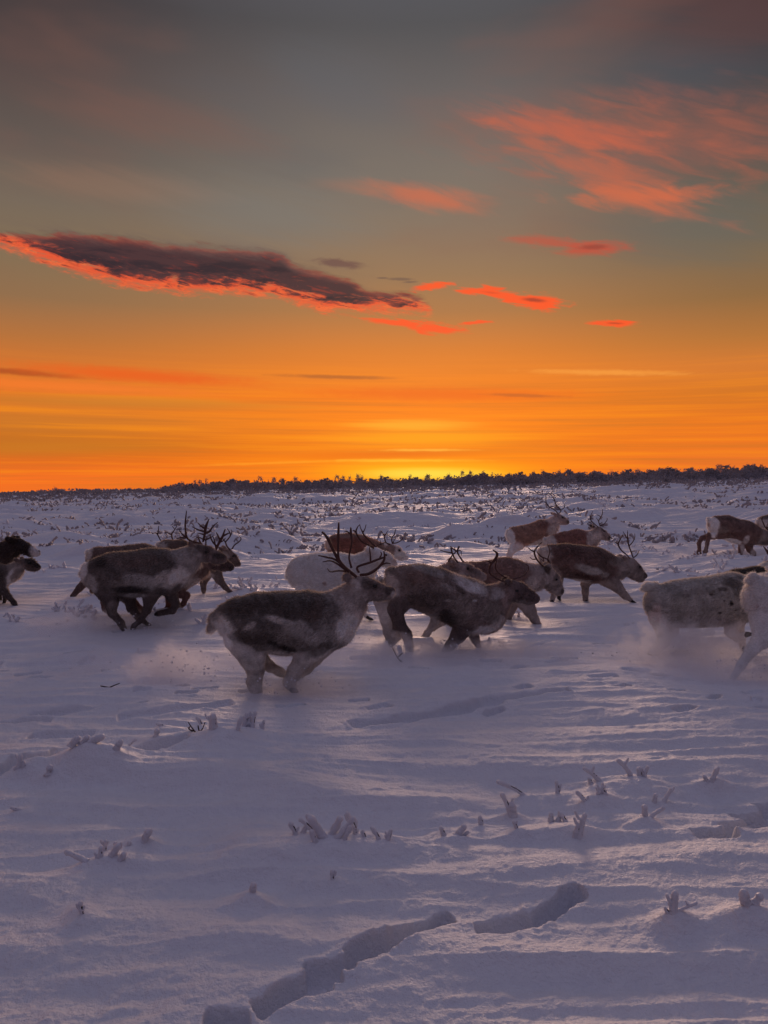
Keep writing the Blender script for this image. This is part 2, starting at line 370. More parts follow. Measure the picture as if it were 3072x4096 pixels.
def slotdist(x, y, poly):
    best = np.full(x.shape, 1e9)
    for (ax, ay), (bx, by) in zip(poly[:-1], poly[1:]):
        dx, dy = bx - ax, by - ay; L = math.hypot(dx, dy) + 1e-9; dx /= L; dy /= L
        u = (x - ax) * dx + (y - ay) * dy; v = np.abs(-(x - ax) * dy + (y - ay) * dx)
        e = np.maximum(np.abs(u - L / 2) - L / 2, 0) * 1.6
        best = np.minimum(best, (v ** 4 + e ** 4) ** 0.25)
    return best
def segdist(x, y, poly):
    best = np.full(x.shape, 1e9)
    for (ax, ay), (bx, by) in zip(poly[:-1], poly[1:]):
        dx, dy = bx - ax, by - ay; L = dx * dx + dy * dy + 1e-12
        t = np.clip(((x - ax) * dx + (y - ay) * dy) / L, 0, 1)
        best = np.minimum(best, np.hypot(x - ax - t * dx, y - ay - t * dy))
    return best
def plane(x, y): return SL * x - 0.018 * np.maximum(0, np.sqrt(np.maximum(y - 96, 0) ** 2 + 25) - 5)
def Hbase(x, y):
    z = plane(x, y)
    wx = x + 0.6 * fbm(x * 0.3, y * 0.5, 2, 90); wy = y + 0.5 * fbm(x * 0.25, y * 0.4, 2, 91)
    amp = sstep(y, 2.0, 9.0)
    z = z + (0.04 + 0.03 * amp) * fbm(wx * 0.20, wy * 0.5, 3, 1)
    n = fbm(wx * 0.30 + wy * 0.30, wy * 1.45, 4, 5, 0.5)
    z = z + (0.038 + 0.012 * amp) * (0.42 - np.abs(n) * 2.2) * 1.25
    n2 = fbm(wx * 0.55 + wy * 0.4, wy * 3.6, 3, 8, 0.45)
    z = z + 0.024 * (0.4 - np.abs(n2) * 2.0)
    far = sstep(y, 13.0, 24.0)
    m = fbm(wx * 0.20, wy * 0.42, 3, 33)
    far = far * (1 - 0.75 * sstep(y, 45, 85))
    z = z + far * (0.80 * np.maximum(0, m - 0.12) - 0.05)
    m2 = fbm(wx * 0.42, wy * 1.1, 3, 37)
    z = z + sstep(y, 12.0, 20.0) * (0.34 * np.maximum(0, m2 - 0.20) - 0.02)
    return z
def Hfine(x, y, d):
    z = 0.013 * fbm(x * 1.1 + y * 0.7, y * 5.5, 3, 12) + 0.005 * fbm(x * 4, y * 13, 3, 14)
    z = z + 0.0065 * fbm(x * 22, y * 26, 4, 19, 0.65) * (1 - sstep(d, 5, 12)) + 0.03 * np.maximum(0, fbm(x * 4 + 3, y * 8, 3, 23) - 0.38)
    return z
def H(x, y):
    x = np.asarray(x, float); y = np.asarray(y, float); shp = x.shape
    x = np.atleast_1d(x); y = np.atleast_1d(y)
    z = Hbase(x, y) + Hfine(x, y, y)
    for poly, wd, h in RIDGES:
        P = np.array(poly); lo = P.min(0) - 4 * wd; hi = P.max(0) + 4 * wd
        k = (x > lo[0]) & (x < hi[0]) & (y > lo[1]) & (y < hi[1])
        if k.any():
            wob = 0.09 * fbm(x[k] * 1.4, y[k] * 1.4, 3, 77)
            d = segdist(x[k], y[k] + wob, poly); z[k] += h * np.exp(-(d / wd) ** 2) * (0.75 + 0.5 * vn(x[k] * 1.5, y[k], 5))
    for fx, fy, fw, fzz in FLAT:
        k = (abs(x - fx) < 3 * fw) & (abs(y - fy) < 2.4)
        if k.any():
            wgt = np.exp(-((x[k] - fx) / fw) ** 2 - ((y[k] - fy) / 0.75) ** 2)
            z[k] = z[k] * (1 - wgt) + (fzz + 0.25 * (z[k] - plane(x[k], y[k]))) * wgt
    for bx, by, rx, ry, h in BUMPS:
        R_ = 3 * max(rx, ry); k = (abs(x - bx) < R_) & (abs(y - by) < R_)
        if k.any(): z[k] += h * np.exp(-((x[k] - bx) / rx) ** 2 - ((y[k] - by) / ry) ** 2)
    for poly, hw, dep in TRACKS:
        P = np.array(poly); lo = P.min(0) - 0.4; hi = P.max(0) + 0.4
        k = (x > lo[0]) & (x < hi[0]) & (y > lo[1]) & (y < hi[1])
        if k.any():
            xx, yy = x[k], y[k]
            d = slotdist(xx, yy, poly) + 0.014 * fbm(xx * 11, yy * 11, 3, 61)
            hv = hw * (0.80 + 0.45 * vn(xx * 5.5, yy * 5.5, 31)); f = 1 - sstep(d, hv * 0.62, hv * 1.06)
            rim = np.exp(-((d - hw * 1.35) / 0.03) ** 2) * (0.003 + 0.007 * np.maximum(0, fbm(xx * 22, yy * 22, 2, 66) + .3))
            zs = Hbase(xx, yy); z[k] = z[k] * (1 - 0.9 * f) + zs * 0.9 * f - dep * f + rim
    return z.reshape(shp) if shp else float(z[0])
def gz(x, y): return float(H(np.array([x]), np.array([y]))[0])
# mounds under the foreground sprigs and drifts seen in the picture
for a in [(2560, 3160, .30, .16, .07), (2400, 3200, .22, .12, .06), (1330, 3410, .28, .14, .05), (480, 3440, .2, .12, .05), (330, 3080, .3, .16, .08),
          (130, 3090, .1, .08, .04), (880, 2980, .35, .2, .07), (2050, 3260, .1, .08, .04), (1800, 3340, .12, .07, .05), (1000, 3600, .12, .08, .05),
          (2290, 3330, .16, .09, .05), (2100, 3330, .2, .08, .05), (2700, 3700, .1, .08, .05), (2990, 3700, .16, .1, .06), (570, 3360, .09, .06, .05),
          (2560, 3290, .12, .07, .04), (2860, 3130, .14, .07, .04), (1560, 3530, .1, .06, .03), (1230, 3520, .12, .07, .03), (330, 3660, .07, .05, .04),
          (240, 2155, .9, .5, .34), (870, 2105, 1.4, .6, .35), (1060, 2075, 1.3, .7, .3), (2330, 2040, 1.6, .8, .4), (2900, 2060, 2.2, .8, .3), (1900, 2110, 1.1, .6, .26)]:
    bump(*a)

# scattered frosted sprigs of the middle distance: positions first, so each sits on a little mound
TUFTS = []
tr = random.Random(5)
for i in range(4000):
    if len(TUFTS) >= 270: break
    py = 2010 + (tr.random() ** 1.35) * 560; px = tr.uniform(-150, 3220)
    x, y = gpix(px, py)
    if vn(x * 0.3, y * 0.3, 51) < 0.56: continue
    if y < 10 and tr.random() < 0.8: continue
    if y < 24 and tr.random() < 0.45: continue
    TUFTS.append((x, y))
for x, y in TUFTS:
    if y > 10: BUMPS.append((x, y, tr.uniform(.2, .6), tr.uniform(.15, .35), tr.uniform(.03, .10)))

def ground():
    rows = np.concatenate([np.exp(np.linspace(math.log(1.3), math.log(1.9), 30))[:-1], np.exp(np.linspace(math.log(1.9), math.log(112), 2050))[:-1], np.exp(np.linspace(math.log(112), math.log(1500), 120))])
    d = np.concatenate([[-6.0, -2.0, 0.0, 0.7], rows])
    s = np.concatenate([np.linspace(-6, -1.05, 24)[:-1], np.linspace(-1.05, 1.05, 860), np.linspace(1.05, 6, 24)[1:]])
    wrow = np.where(d > 1.3, 0.56 * d + 0.35, 0.9)
    Xg = s[None, :] * wrow[:, None]; Yg = np.repeat(d[:, None], len(s), 1)
    Zg = np.zeros_like(Xg)
    Zg[:] = H(Xg.ravel(), Yg.ravel()).reshape(Xg.shape)
    nr, nc = Xg.shape
    idx = np.arange(nr * nc).reshape(nr, nc)
    Fc = np.stack([idx[:-1, :-1], idx[:-1, 1:], idx[1:, 1:], idx[1:, :-1]], -1).reshape(-1, 4)
    me = mesh_np('snow_ground', np.stack([Xg, Yg, Zg], -1).reshape(-1, 3), Fc, M_snow)
    return link('ground', me)

# ------------------------------------------------------------------ tubes
def catmull(P, n=4):
    P = np.array(P, float)
    if len(P) < 3: n = max(n, 3)
    Q = np.vstack([2 * P[0] - P[1], P, 2 * P[-1] - P[-2]]); out = []
    for i in range(1, len(Q) - 2):
        for t in np.linspace(0, 1, n, endpoint=False):
            out.append(0.5 * ((2 * Q[i]) + (-Q[i - 1] + Q[i + 1]) * t + (2 * Q[i - 1] - 5 * Q[i] + 4 * Q[i + 1] - Q[i + 2]) * t * t + (-Q[i - 1] + 3 * Q[i] - 3 * Q[i + 1] + Q[i + 2]) * t ** 3))
    out.append(P[-1]); return np.array(out)
def tube(pts, seg=7, n=4, rough=0.0, rnd=None, endround=False):
    """pts (x,y,z,r) -> verts, quads"""
    C = catmull(pts, n)
    if endround:
        d = C[-1] - C[-2]; r = C[-1][3]; u = d[:3] / (np.linalg.norm(d[:3]) + 1e-9)
        C = np.vstack([C, np.append(C[-1][:3] + u * r * 0.6, r * 0.75), np.append(C[-1][:3] + u * r * 0.95, r * 0.3)])
    V = []; up = np.array([0.3, 0.9, 0.2])
    for i, c in enumerate(C):
        t = C[min(i + 1, len(C) - 1)][:3] - C[max(i - 1, 0)][:3]; t = t / (np.linalg.norm(t) + 1e-9)
        a = np.cross(t, up); a /= (np.linalg.norm(a) + 1e-9); b = np.cross(t, a)
        for k in range(seg):
            th = 2 * math.pi * k / seg
            r = max(c[3], 1e-4) * (1 + (rnd.uniform(-rough, rough) if rough else 0))
            V.append(c[:3] + r * (math.cos(th) * a + math.sin(th) * b))
    n0 = len(C); Fq = []
    for i in range(n0 - 1):
        for k in range(seg):
            Fq.append((i * seg + k, i * seg + (k + 1) % seg, (i + 1) * seg + (k + 1) % seg, (i + 1) * seg + k))
    V.append(C[0][:3]); V.append(C[-1][:3]); a0 = len(V) - 2
    for k in range(seg):
        Fq.append((a0, (k + 1) % seg, k, k)); Fq.append((a0 + 1, (n0 - 1) * seg + k, (n0 - 1) * seg + (k + 1) % seg, (n0 - 1) * seg + (k + 1) % seg))
    return np.array(V), np.array(Fq)
def merge(parts):
    V = []; Fq = []; o = 0
    for v, f in parts: V.append(v); Fq.append(f + o); o += len(v)
    return np.vstack(V), np.vstack(Fq)
def build_tubes(name, tubes, mat):
    V, Fq = merge(tubes); me = bpy.data.meshes.new(name)
    faces = [tuple(dict.fromkeys(f)) for f in Fq.tolist()]
    me.from_pydata(V.tolist(), [], faces); me.update(); me.polygons.foreach_set('use_smooth', [True] * len(me.polygons))
    me.materials.append(mat); return me
def ball(c, r, seg=10, rings=7):
    V = []; 
    for i in range(rings + 1):
        ph = math.pi * i / rings
        for k in range(seg):
            th = 2 * math.pi * k / seg
            V.append((c[0] + r[0] * math.sin(ph) * math.cos(th), c[1] + r[1] * math.sin(ph) * math.sin(th), c[2] + r[2] * math.cos(ph)))
    Fq = [(i * seg + k, (i + 1) * seg + k, (i + 1) * seg + (k + 1) % seg, i * seg + (k + 1) % seg) for i in range(rings) for k in range(seg)]
    return np.array(V), np.array(Fq)

# ------------------------------------------------------------------ reindeer
def smin(a, b, k):
    h = np.clip(0.5 + 0.5 * (b - a) / k, 0, 1)
    return b * (1 - h) + a * h - k * h * (1 - h)
def seg_sdf(P, a, b):
    """P tuple of arrays; a,b = (x,y,z,r,ky)"""
    ax, ay, az_, ra, ky = a; bx, by, bz, rb, _ = b
    px, py, pz = P
    dx, dz, dy = bx - ax, bz - az_, (by - ay) / ky
    L = dx * dx + dy * dy + dz * dz + 1e-9
    qx = px - ax; qy = (py - ay) / ky; qz = pz - az_
    t = np.clip((qx * dx + qy * dy + qz * dz) / L, 0, 1)
    return np.sqrt((qx - t * dx) ** 2 + (qy - t * dy) ** 2 + (qz - t * dz) ** 2) - (ra + (rb - ra) * t)
def surface_nets(vol, org, h):
    s = vol < 0; a = s[:-1, :-1, :-1]; cnt = np.zeros(a.shape, np.int8)
    offs = [(i, j, k) for i in (0, 1) for j in (0, 1) for k in (0, 1)]
    n = vol.shape
    def sh(arr, o): return arr[o[0]:n[0] - 1 + o[0], o[1]:n[1] - 1 + o[1], o[2]:n[2] - 1 + o[2]]
    for o in offs: cnt += sh(s, o)
    act = (cnt > 0) & (cnt < 8); I = np.argwhere(act); M = len(I)
    vals = {o: sh(vol, o)[act] for o in offs}
    acc = np.zeros((M, 3)); c = np.zeros(M)
    for o in offs:
        for ax in range(3):
            if o[ax] == 0:
                p = list(o); p[ax] = 1; p = tuple(p)
                v0, v1 = vals[o], vals[p]; k = (v0 < 0) != (v1 < 0)
                t = np.where(k, v0 / np.where(k, v0 - v1, 1), 0)
                pos = np.tile(np.array(o, float), (M, 1)); pos[:, ax] += t
                acc[k] += pos[k]; c[k] += 1
    V = (I + acc / c[:, None]) * h + org
    vid = np.full(a.shape, -1, np.int64); vid[act] = np.arange(M)
    Fc = []
    for ax in range(3):
        b, cc = [(1, 2), (2, 0), (0, 1)][ax]
        sl0 = [slice(1, -1)] * 3; sl1 = [slice(1, -1)] * 3
        sl0[ax] = slice(0, n[ax] - 1); sl1[ax] = slice(1, n[ax])
        s0 = s[tuple(sl0)]; s1_ = s[tuple(sl1)]; k = s0 != s1_
        E = np.argwhere(k); pos = s0[k]
        if not len(E): continue
        base = E.copy(); base[:, b] += 1; base[:, cc] += 1
        def cell(db, dc):
            q = base.copy(); q[:, b] -= db; q[:, cc] -= dc
            return vid[q[:, 0], q[:, 1], q[:, 2]]
        quad = np.stack([cell(1, 1), cell(0, 1), cell(0, 0), cell(1, 0)], -1)
        quad[~pos] = quad[~pos][:, ::-1]
        Fc.append(quad)
    Fc = np.vstack(Fc); Fc = Fc[(Fc >= 0).all(1)]
    return V, Fc

DK = (0.034, 0.024, 0.020); BR = (0.065, 0.040, 0.032); RU = (0.10, 0.052, 0.038); MD = (0.13, 0.105, 0.09)
PA = (0.30, 0.275, 0.255); WH = (0.56, 0.53, 0.50); BK_ = (0.010, 0.008, 0.008); GR = (0.20, 0.185, 0.175)
C1 = (0, 1950, 1.62); C2 = (780, 2000, 1.803); C3 = (1450, 2050, 2.074); C4 = (1950, 1950, 2.370); C5 = (2500, 1980, 2.766)
C6 = (1100, 2050, 2.765); C7 = (2750, 2000, 5.152); C8 = (0, 2100, 5.53); C9 = (580, 2000, 3.95); C10 = (1700, 2130, 2.765)
NDEER = 0
def reindeer(label, crop, D, torso, neck, head, legs, ears=(), tail=None, antlers=(), eye=None, cols=None, spots=(), fl=1.0, ky=0.88, nose=True, furn=None, aoff=0.09, extra=()):
    """every list holds (x, y, radius[, side]) read in `crop`; D is the animal's distance. side: metres away from its midline."""
    global NDEER; NDEER += 1
    ox, oy, s = crop; mpp = D / F / s
    def P(p, off=0.0, k=1.0):
        d = ray(ox + p[0] / s, oy + p[1] / s)
        o = p[3] if len(p) > 3 else off
        q = D / d[1]
        return (d[0] * q, D + o, CH + d[2] * q, max(p[2] * mpp, 0.008), k)
    groups = {'torso': [], 'neck': [], 'head': [], 'leg': [], 'tail': []}
    def chain(g, pts, off=0.0, k=1.0):
        Q = [P(p, off, k) for p in pts]
        if len(Q) == 1: Q = Q * 2
        for a, b in zip(Q[:-1], Q[1:]): groups[g].append((a, b))
        return Q
    tq = chain('torso', torso, 0, ky); nq = chain('neck', neck, 0, 0.72); hq = chain('head', head, 0, 0.70)
    lq = []
    for off, pts in legs:
        Q = [list(P(p, off * (0.55 if i == 0 else 1.0), 0.75 if i == 0 else 0.9)) for i, p in enumerate(pts)]
        for i in range(len(Q)):
            if i >= 1: Q[i][3] = max(Q[i][3], 0.017)
        Q = [tuple(q) for q in Q]
        for a, b in zip(Q[:-1], Q[1:]): groups['leg'].append((a, b))
        lq.append(Q)
    for e in ears:
        for sg in (-1, 1):
            Q = [P(p, sg * (0.06 + 0.04 * i), 0.55) for i, p in enumerate(e)]
            for a, b in zip(Q[:-1], Q[1:]): groups['head'].append((a, b))
    for e in extra: chain('head', e, 0, 0.7)
    if tail: chain('tail', tail, 0, 0.8)
    vis = [Q[-1] for Q in lq if 0 < (Q[-1][0] / Q[-1][1] * F + 1536) < 3072 and Q[-1][2] < 9]
    if vis:
        zf = min(q[2] - q[3] for q in vis); xf = [q[0] for q in vis]
        print('foot', label[:30], 'D', D, 'dz', round(zf - float(plane(np.mean(xf), D)), 3))
        FLAT.append((float(np.mean(xf)), D, 0.7 + 0.6 * (max(xf) - min(xf)), zf + 0.05))
    allp = [q for g in groups.values() for ab in g for q in ab]
    A = np.array(allp); pad = 0.05
    lo = (A[:, :3] - A[:, 3:4]).min(0) - pad; hi = (A[:, :3] + A[:, 3:4]).max(0) + pad
    h = min(max(0.0095, 0.0011 * D), 0.0145)
    N = np.ceil((hi - lo) / h).astype(int) + 1
    gx = (lo[0] + np.arange(N[0]) * h).astype(np.float32); gy = (lo[1] + np.arange(N[1]) * h).astype(np.float32); gzv = (lo[2] + np.arange(N[2]) * h).astype(np.float32)
    vol = np.full(tuple(N), 0.3, np.float32)
    for gname, kk in (('torso', 0.07), ('neck', 0.07), ('head', 0.035), ('tail', 0.03), ('leg', 0.03)):
        for a, b in groups[gname]:
            m = 0.13
            i0 = [max(0, int((min(a[i], b[i]) - max(a[3], b[3]) - m - lo[i]) / h)) for i in range(3)]
            i1 = [min(N[i], int((max(a[i], b[i]) + max(a[3], b[3]) + m - lo[i]) / h) + 2) for i in range(3)]
            sl = tuple(slice(i0[i], i1[i]) for i in range(3))
            PP = (gx[sl[0]][:, None, None], gy[sl[1]][None, :, None], gzv[sl[2]][None, None, :])
            vol[sl] = smin(vol[sl], seg_sdf(PP, a, b).astype(np.float32), kk)
    V, Fc = surface_nets(vol, lo, h)
    # region weights, coat colours
    PT = (V[:, 0], V[:, 1], V[:, 2]); cd = {'torso': BR, 'neck': PA, 'head': BR, 'leg': BR, 'tail': WH}
    if cols: cd.update(cols)
    ds = {}
    for gname, L in groups.items():
        if L: ds[gname] = np.min([seg_sdf(PT, a, b) for a, b in L], 0)
    wts = {q: np.exp(-np.maximum(d, -0.02) / 0.022) for q, d in ds.items()}
    if 'leg' in wts:
        hipz = np.mean([c[0][2] for c in lq]) - 0.03
        wts['leg'] = wts['leg'] * (0.15 + 0.85 * sstep(-V[:, 2], -hipz, -hipz + 0.18))
    tot = sum(wts.values()); col = sum(wts[q][:, None] * np.array(cd[q])[None] for q in wts) / tot[:, None]
    seed = NDEER * 13
    vx = V[:, 0] * 7 + V[:, 1] * 5; vz = V[:, 2] * 9 - V[:, 1] * 4
    n1 = fbm(vx, vz, 4, seed); n2 = fbm(vx * 1.1 + 40, vz * 1.2, 3, seed + 5); n3 = fbm(V[:, 0] * 34 + V[:, 1] * 20, V[:, 2] * 22 - V[:, 1] * 15, 3, seed + 9)
    # project vertices back on the crop for the patches (side view of the animal)
    ex = V[:, 0] / D; ez = (V[:, 2] - CH) / D
    cpz, spz = math.cos(PITCH), math.sin(PITCH)
    dep = cpz - ez * spz; vv = (ez * cpz + spz) / dep; uu = ex / dep
    cx = (uu * F + 1536 - ox) * s; cy = (2048 - vv * F - oy) * s
    for sp_ in spots:
        x0, y0, rx, ry, ang, c_, *op = sp_; op = op[0] if op else 0.9
        ca, sa = math.cos(R(ang)), math.sin(R(ang)); dx = cx - x0; dy = cy - y0
        u = (dx * ca - dy * sa) / rx; v = (dx * sa + dy * ca) / ry
        kn = 1.0 if min(rx, ry) * mpp > 0.035 else 0.3
        q = np.sqrt(u * u + v * v) + (0.50 * n1 + 0.16 * n3) * kn
        f = (1 - sstep(q, 0.55, 1.18))[:, None] * op
        col = col * (1 - f) + np.array(c_) * f
    lum = np.clip(col.mean(1) * 2.5, 0, 1); col = col * (1 + (0.36 - 0.24 * lum) * n2 + (0.36 - 0.27 * lum) * n3)[:, None]
    g_ = col.mean(1)[:, None]; col = col * 0.74 + g_ * 0.26
    col = np.clip(col ** 0.92 * 2.4 + 0.004, 0.006, 0.85)
    root = link('reindeer', None); ctr = np.array([np.mean([q[0] for q in tq]), D, 0.0]); ctr[2] = gz(ctr[0], ctr[1])
    root.location = ctr; tag(root, label, 'reindeer', 'reindeer running across the snow')
    me = mesh_np('body', V - ctr, Fc, M_coat, True, col); body = link('body', me, root)
    # hair
    nv = len(V); no = np.zeros(nv * 3, np.float32); me.vertex_normals.foreach_get('vector', no); no = no.reshape(-1, 3)
    cnt = furn or int(np.interp(D, [7, 12, 18], [60000, 32000, 14000]))
    pick = RNG.integers(0, nv, cnt); p0 = V[pick] + (RNG.random((cnt, 3)) - .5) * h; nn = no[pick]
    flow = np.tile(np.array([-0.9, 0, -0.42]), (cnt, 1))
    isl = (ds['leg'][pick] < 0.01) & (ds['torso'][pick] > 0.0); flow[isl] = (-0.25, 0, -1)
    flow -= (flow * nn).sum(1)[:, None] * nn; flow += 0.30 * RNG.normal(size=(cnt, 3))
    L = np.full(cnt, 0.032) * fl
    L[ds['neck'][pick] < 0.008] = 0.045 * fl
    L[(ds['neck'][pick] < 0.012) & (nn[:, 2] < -0.2)] = 0.095 * fl
    L[(ds['torso'][pick] < 0.01) & (nn[:, 2] < -0.7)] = 0.035 * fl
    L[ds['head'][pick] < 0.006] = 0.011; L[isl] = 0.013
    if 'tail' in ds: L[ds['tail'][pick] < 0.01] = 0.04
    L = L * (0.55 + 0.8 * RNG.random(cnt))
    dr = nn * 0.42 + flow * 0.85; dr /= np.linalg.norm(dr, axis=1)[:, None] + 1e-9
    side = np.cross(dr, RNG.normal(size=(cnt, 3))); side /= np.linalg.norm(side, axis=1)[:, None] + 1e-9
    bw = 0.0011 + 0.00022 * D
    b0 = p0 - nn * 0.003
    HV = np.stack([b0 - side * bw, b0 + side * bw, b0 + dr * L[:, None]], 1).reshape(-1, 3)
    hl = np.clip(col[pick].mean(1)[:, None] * 2, 0, 1); hc = col[pick] * (1 + (0.6 - 0.4 * hl) * (RNG.random((cnt, 1)) - .5)); hc = np.repeat(hc, 3, 0)
    fm = mesh_np('fur', HV - ctr, np.arange(cnt * 3).reshape(-1, 3), M_fur, False, hc); link('fur', fm, root)
    # eyes, hooves, antlers
    if eye:
        e = P((eye[0], eye[1], 1)); best = V[(np.abs(V[:, 0] - e[0]) < 0.02) & (np.abs(V[:, 2] - e[2]) < 0.02)]
        if len(best):
            for yy in (best[:, 1].min(), best[:, 1].max()):
                v_, f_ = ball((e[0] - ctr[0], yy - ctr[1], e[2] - ctr[2]), (0.019, 0.011, 0.016))
                link('eye', mesh_np('eye', v_, f_, M_eye), root)
    for Q in lq:
        a, b = np.array(Q[-1]), np.array(Q[-2]); d = a[:3] - b[:3]; d /= np.linalg.norm(d) + 1e-9
        parts = []
        for sy in (-1, 1):
            o = np.array([0, sy * 0.016, 0]); c0 = a[:3] - d * 0.01 + o - ctr; r = max(0.022, a[3] * 0.75)
            parts.append(tube([tuple(c0) + (r * 0.8,), tuple(c0 + d * 0.03) + (r,), tuple(c0 + d * 0.055 + np.array([0.02, 0, -0.004])) + (r * 0.75,), tuple(c0 + d * 0.07 + np.array([0.045, 0, -0.008])) + (r * 0.2,)], 7, 2))
        link('hoof', build_tubes('hoof', parts, M_hoof), root)
    for ai, al in enumerate(antlers):
        parts = []; sgn = -1 if ai == 0 else 1
        b0_ = al[0][0]; hgt = 1.0
        for br in al:
            pts = []
            for p in br:
                dist = math.hypot(p[0] - b0_[0], p[1] - b0_[1]) * mpp
                q = P((p[0], p[1], p[2], sgn * (0.045 + aoff * 3.2 * min(dist, 0.5) ** 0.9)))
                r = max(p[2] * mpp * 0.82, 0.0035)
                pts.append((q[0] - ctr[0], q[1] - ctr[1], q[2] - ctr[2], r))
            parts.append(tube(pts, 7, 4))
        link('antler', build_tubes('antler', parts, M_antler), root)
    return root
def stand(x, y0, y1, r0, r1, lean=0, d=1):
    """a plain leg hidden behind others or outside the picture"""
    m = (y0 + y1) / 2
    return [(x, y0, r0), (x + lean * 0.4, m - (y1 - y0) * 0.05, r1 * 1.6), (x + lean * 0.2, m + (y1 - y0) * 0.2, r1 * 1.1), (x + lean, y1, r1)]

# G: front centre
reindeer('large front centre reindeer with raised head, pale neck and pale-streaked brown flank', C2, 7.15,
  [(325, 865, 165), (470, 880, 203), (650, 888, 218), (820, 882, 214), (940, 885, 192), (1010, 905, 150)],
  [(975, 850, 160), (1075, 775, 138), (1150, 690, 103)],
  [(1170, 618, 72), (1240, 645, 80), (1320, 662, 60), (1390, 672, 44), (1415, 662, 30)],
  [(-.10, [(355, 985, 140), (428, 1120, 92), (450, 1205, 60), (440, 1290, 52), (455, 1365, 46)]),
   (.10, [(400, 1040, 110), (470, 1170, 50), (530, 1222, 36), (600, 1258, 30), (650, 1285, 26)]),
   (-.10, [(880, 1020, 120), (790, 1130, 70), (728, 1215, 52), (690, 1290, 44), (705, 1325, 32)]),
   (.10, [(940, 1030, 100), (870, 1170, 36), (805, 1245, 28), (745, 1290, 22)])],
  ears=[[(1130, 575, 26), (1100, 548, 24), (1082, 540, 10)]], tail=[(215, 810, 60), (150, 860, 46), (118, 930, 26), (102, 955, 8)], eye=(1298, 612),
  antlers=[[[(1165, 550, 13), (1110, 500, 14), (1050, 440, 13), (1000, 340, 13), (970, 270, 14), (930, 215, 7)], [(1110, 505, 13), (1045, 420, 11), (1040, 330, 11), (1042, 240, 12), (1046, 150, 7)],
            [(970, 270, 11), (945, 230, 8), (925, 222, 5)], [(1110, 500, 11), (1020, 420, 10), (960, 400, 9), (900, 385, 5)], [(1100, 505, 9), (1000, 430, 8), (930, 432, 4)], [(1120, 510, 9), (1040, 500, 8), (985, 505, 6), (962, 480, 4)],
            [(1130, 480, 10), (1115, 400, 8), (1135, 300, 9), (1130, 220, 11), (1130, 185, 5)], [(1130, 235, 9), (1100, 215, 6), (1085, 212, 4)]],
           [[(1190, 545, 13), (1250, 540, 14), (1320, 500, 13), (1365, 440, 11), (1362, 380, 5)], [(1335, 485, 10), (1375, 468, 7), (1410, 472, 4)],
            [(1180, 530, 11), (1170, 490, 11), (1260, 460, 11), (1330, 435, 10), (1365, 425, 7)], [(1265, 458, 9), (1262, 400, 7), (1255, 350, 4)], [(1330, 435, 8), (1345, 400, 6), (1335, 385, 3)]]],
  cols={'torso': (0.085, 0.072, 0.066), 'neck': (0.24, 0.21, 0.195), 'head': (0.10, 0.075, 0.068), 'leg': (0.22, 0.20, 0.18), 'tail': (0.16, .14, .13)},
  spots=[(230, 960, 110, 170, 20, WH, .75), (340, 1090, 130, 120, 0, GR, .8), (620, 1090, 200, 50, 0, PA), (420, 740, 260, 70, 10, DK), (760, 760, 260, 90, 0, DK, .7), (640, 830, 110, 26, -14, PA, .8), (700, 960, 190, 90, 0, MD, .5), (800, 900, 150, 60, -20, GR, .7),
         (430, 870, 60, 24, 35, PA, .7), (420, 960, 200, 60, 0, DK, .8), (660, 1030, 105, 34, -22, BK_, 1), (960, 960, 130, 160, 0, GR, .7), (1120, 900, 90, 120, 0, WH, .55), (880, 780, 60, 100, 0, BR, .6), (1160, 610, 40, 60, 20, PA, .6), (1230, 600, 30, 60, 30, DK, .6),
         (1290, 610, 50, 30, -20, DK, .7), (1400, 650, 45, 36, 0, DK, .9), (1330, 710, 90, 22, 10, MD, .8), (1430, 680, 20, 30, 0, PA, .7), (900, 1060, 130, 40, 30, DK, .6), (520, 1210, 200, 25, 0, MD, .6)])
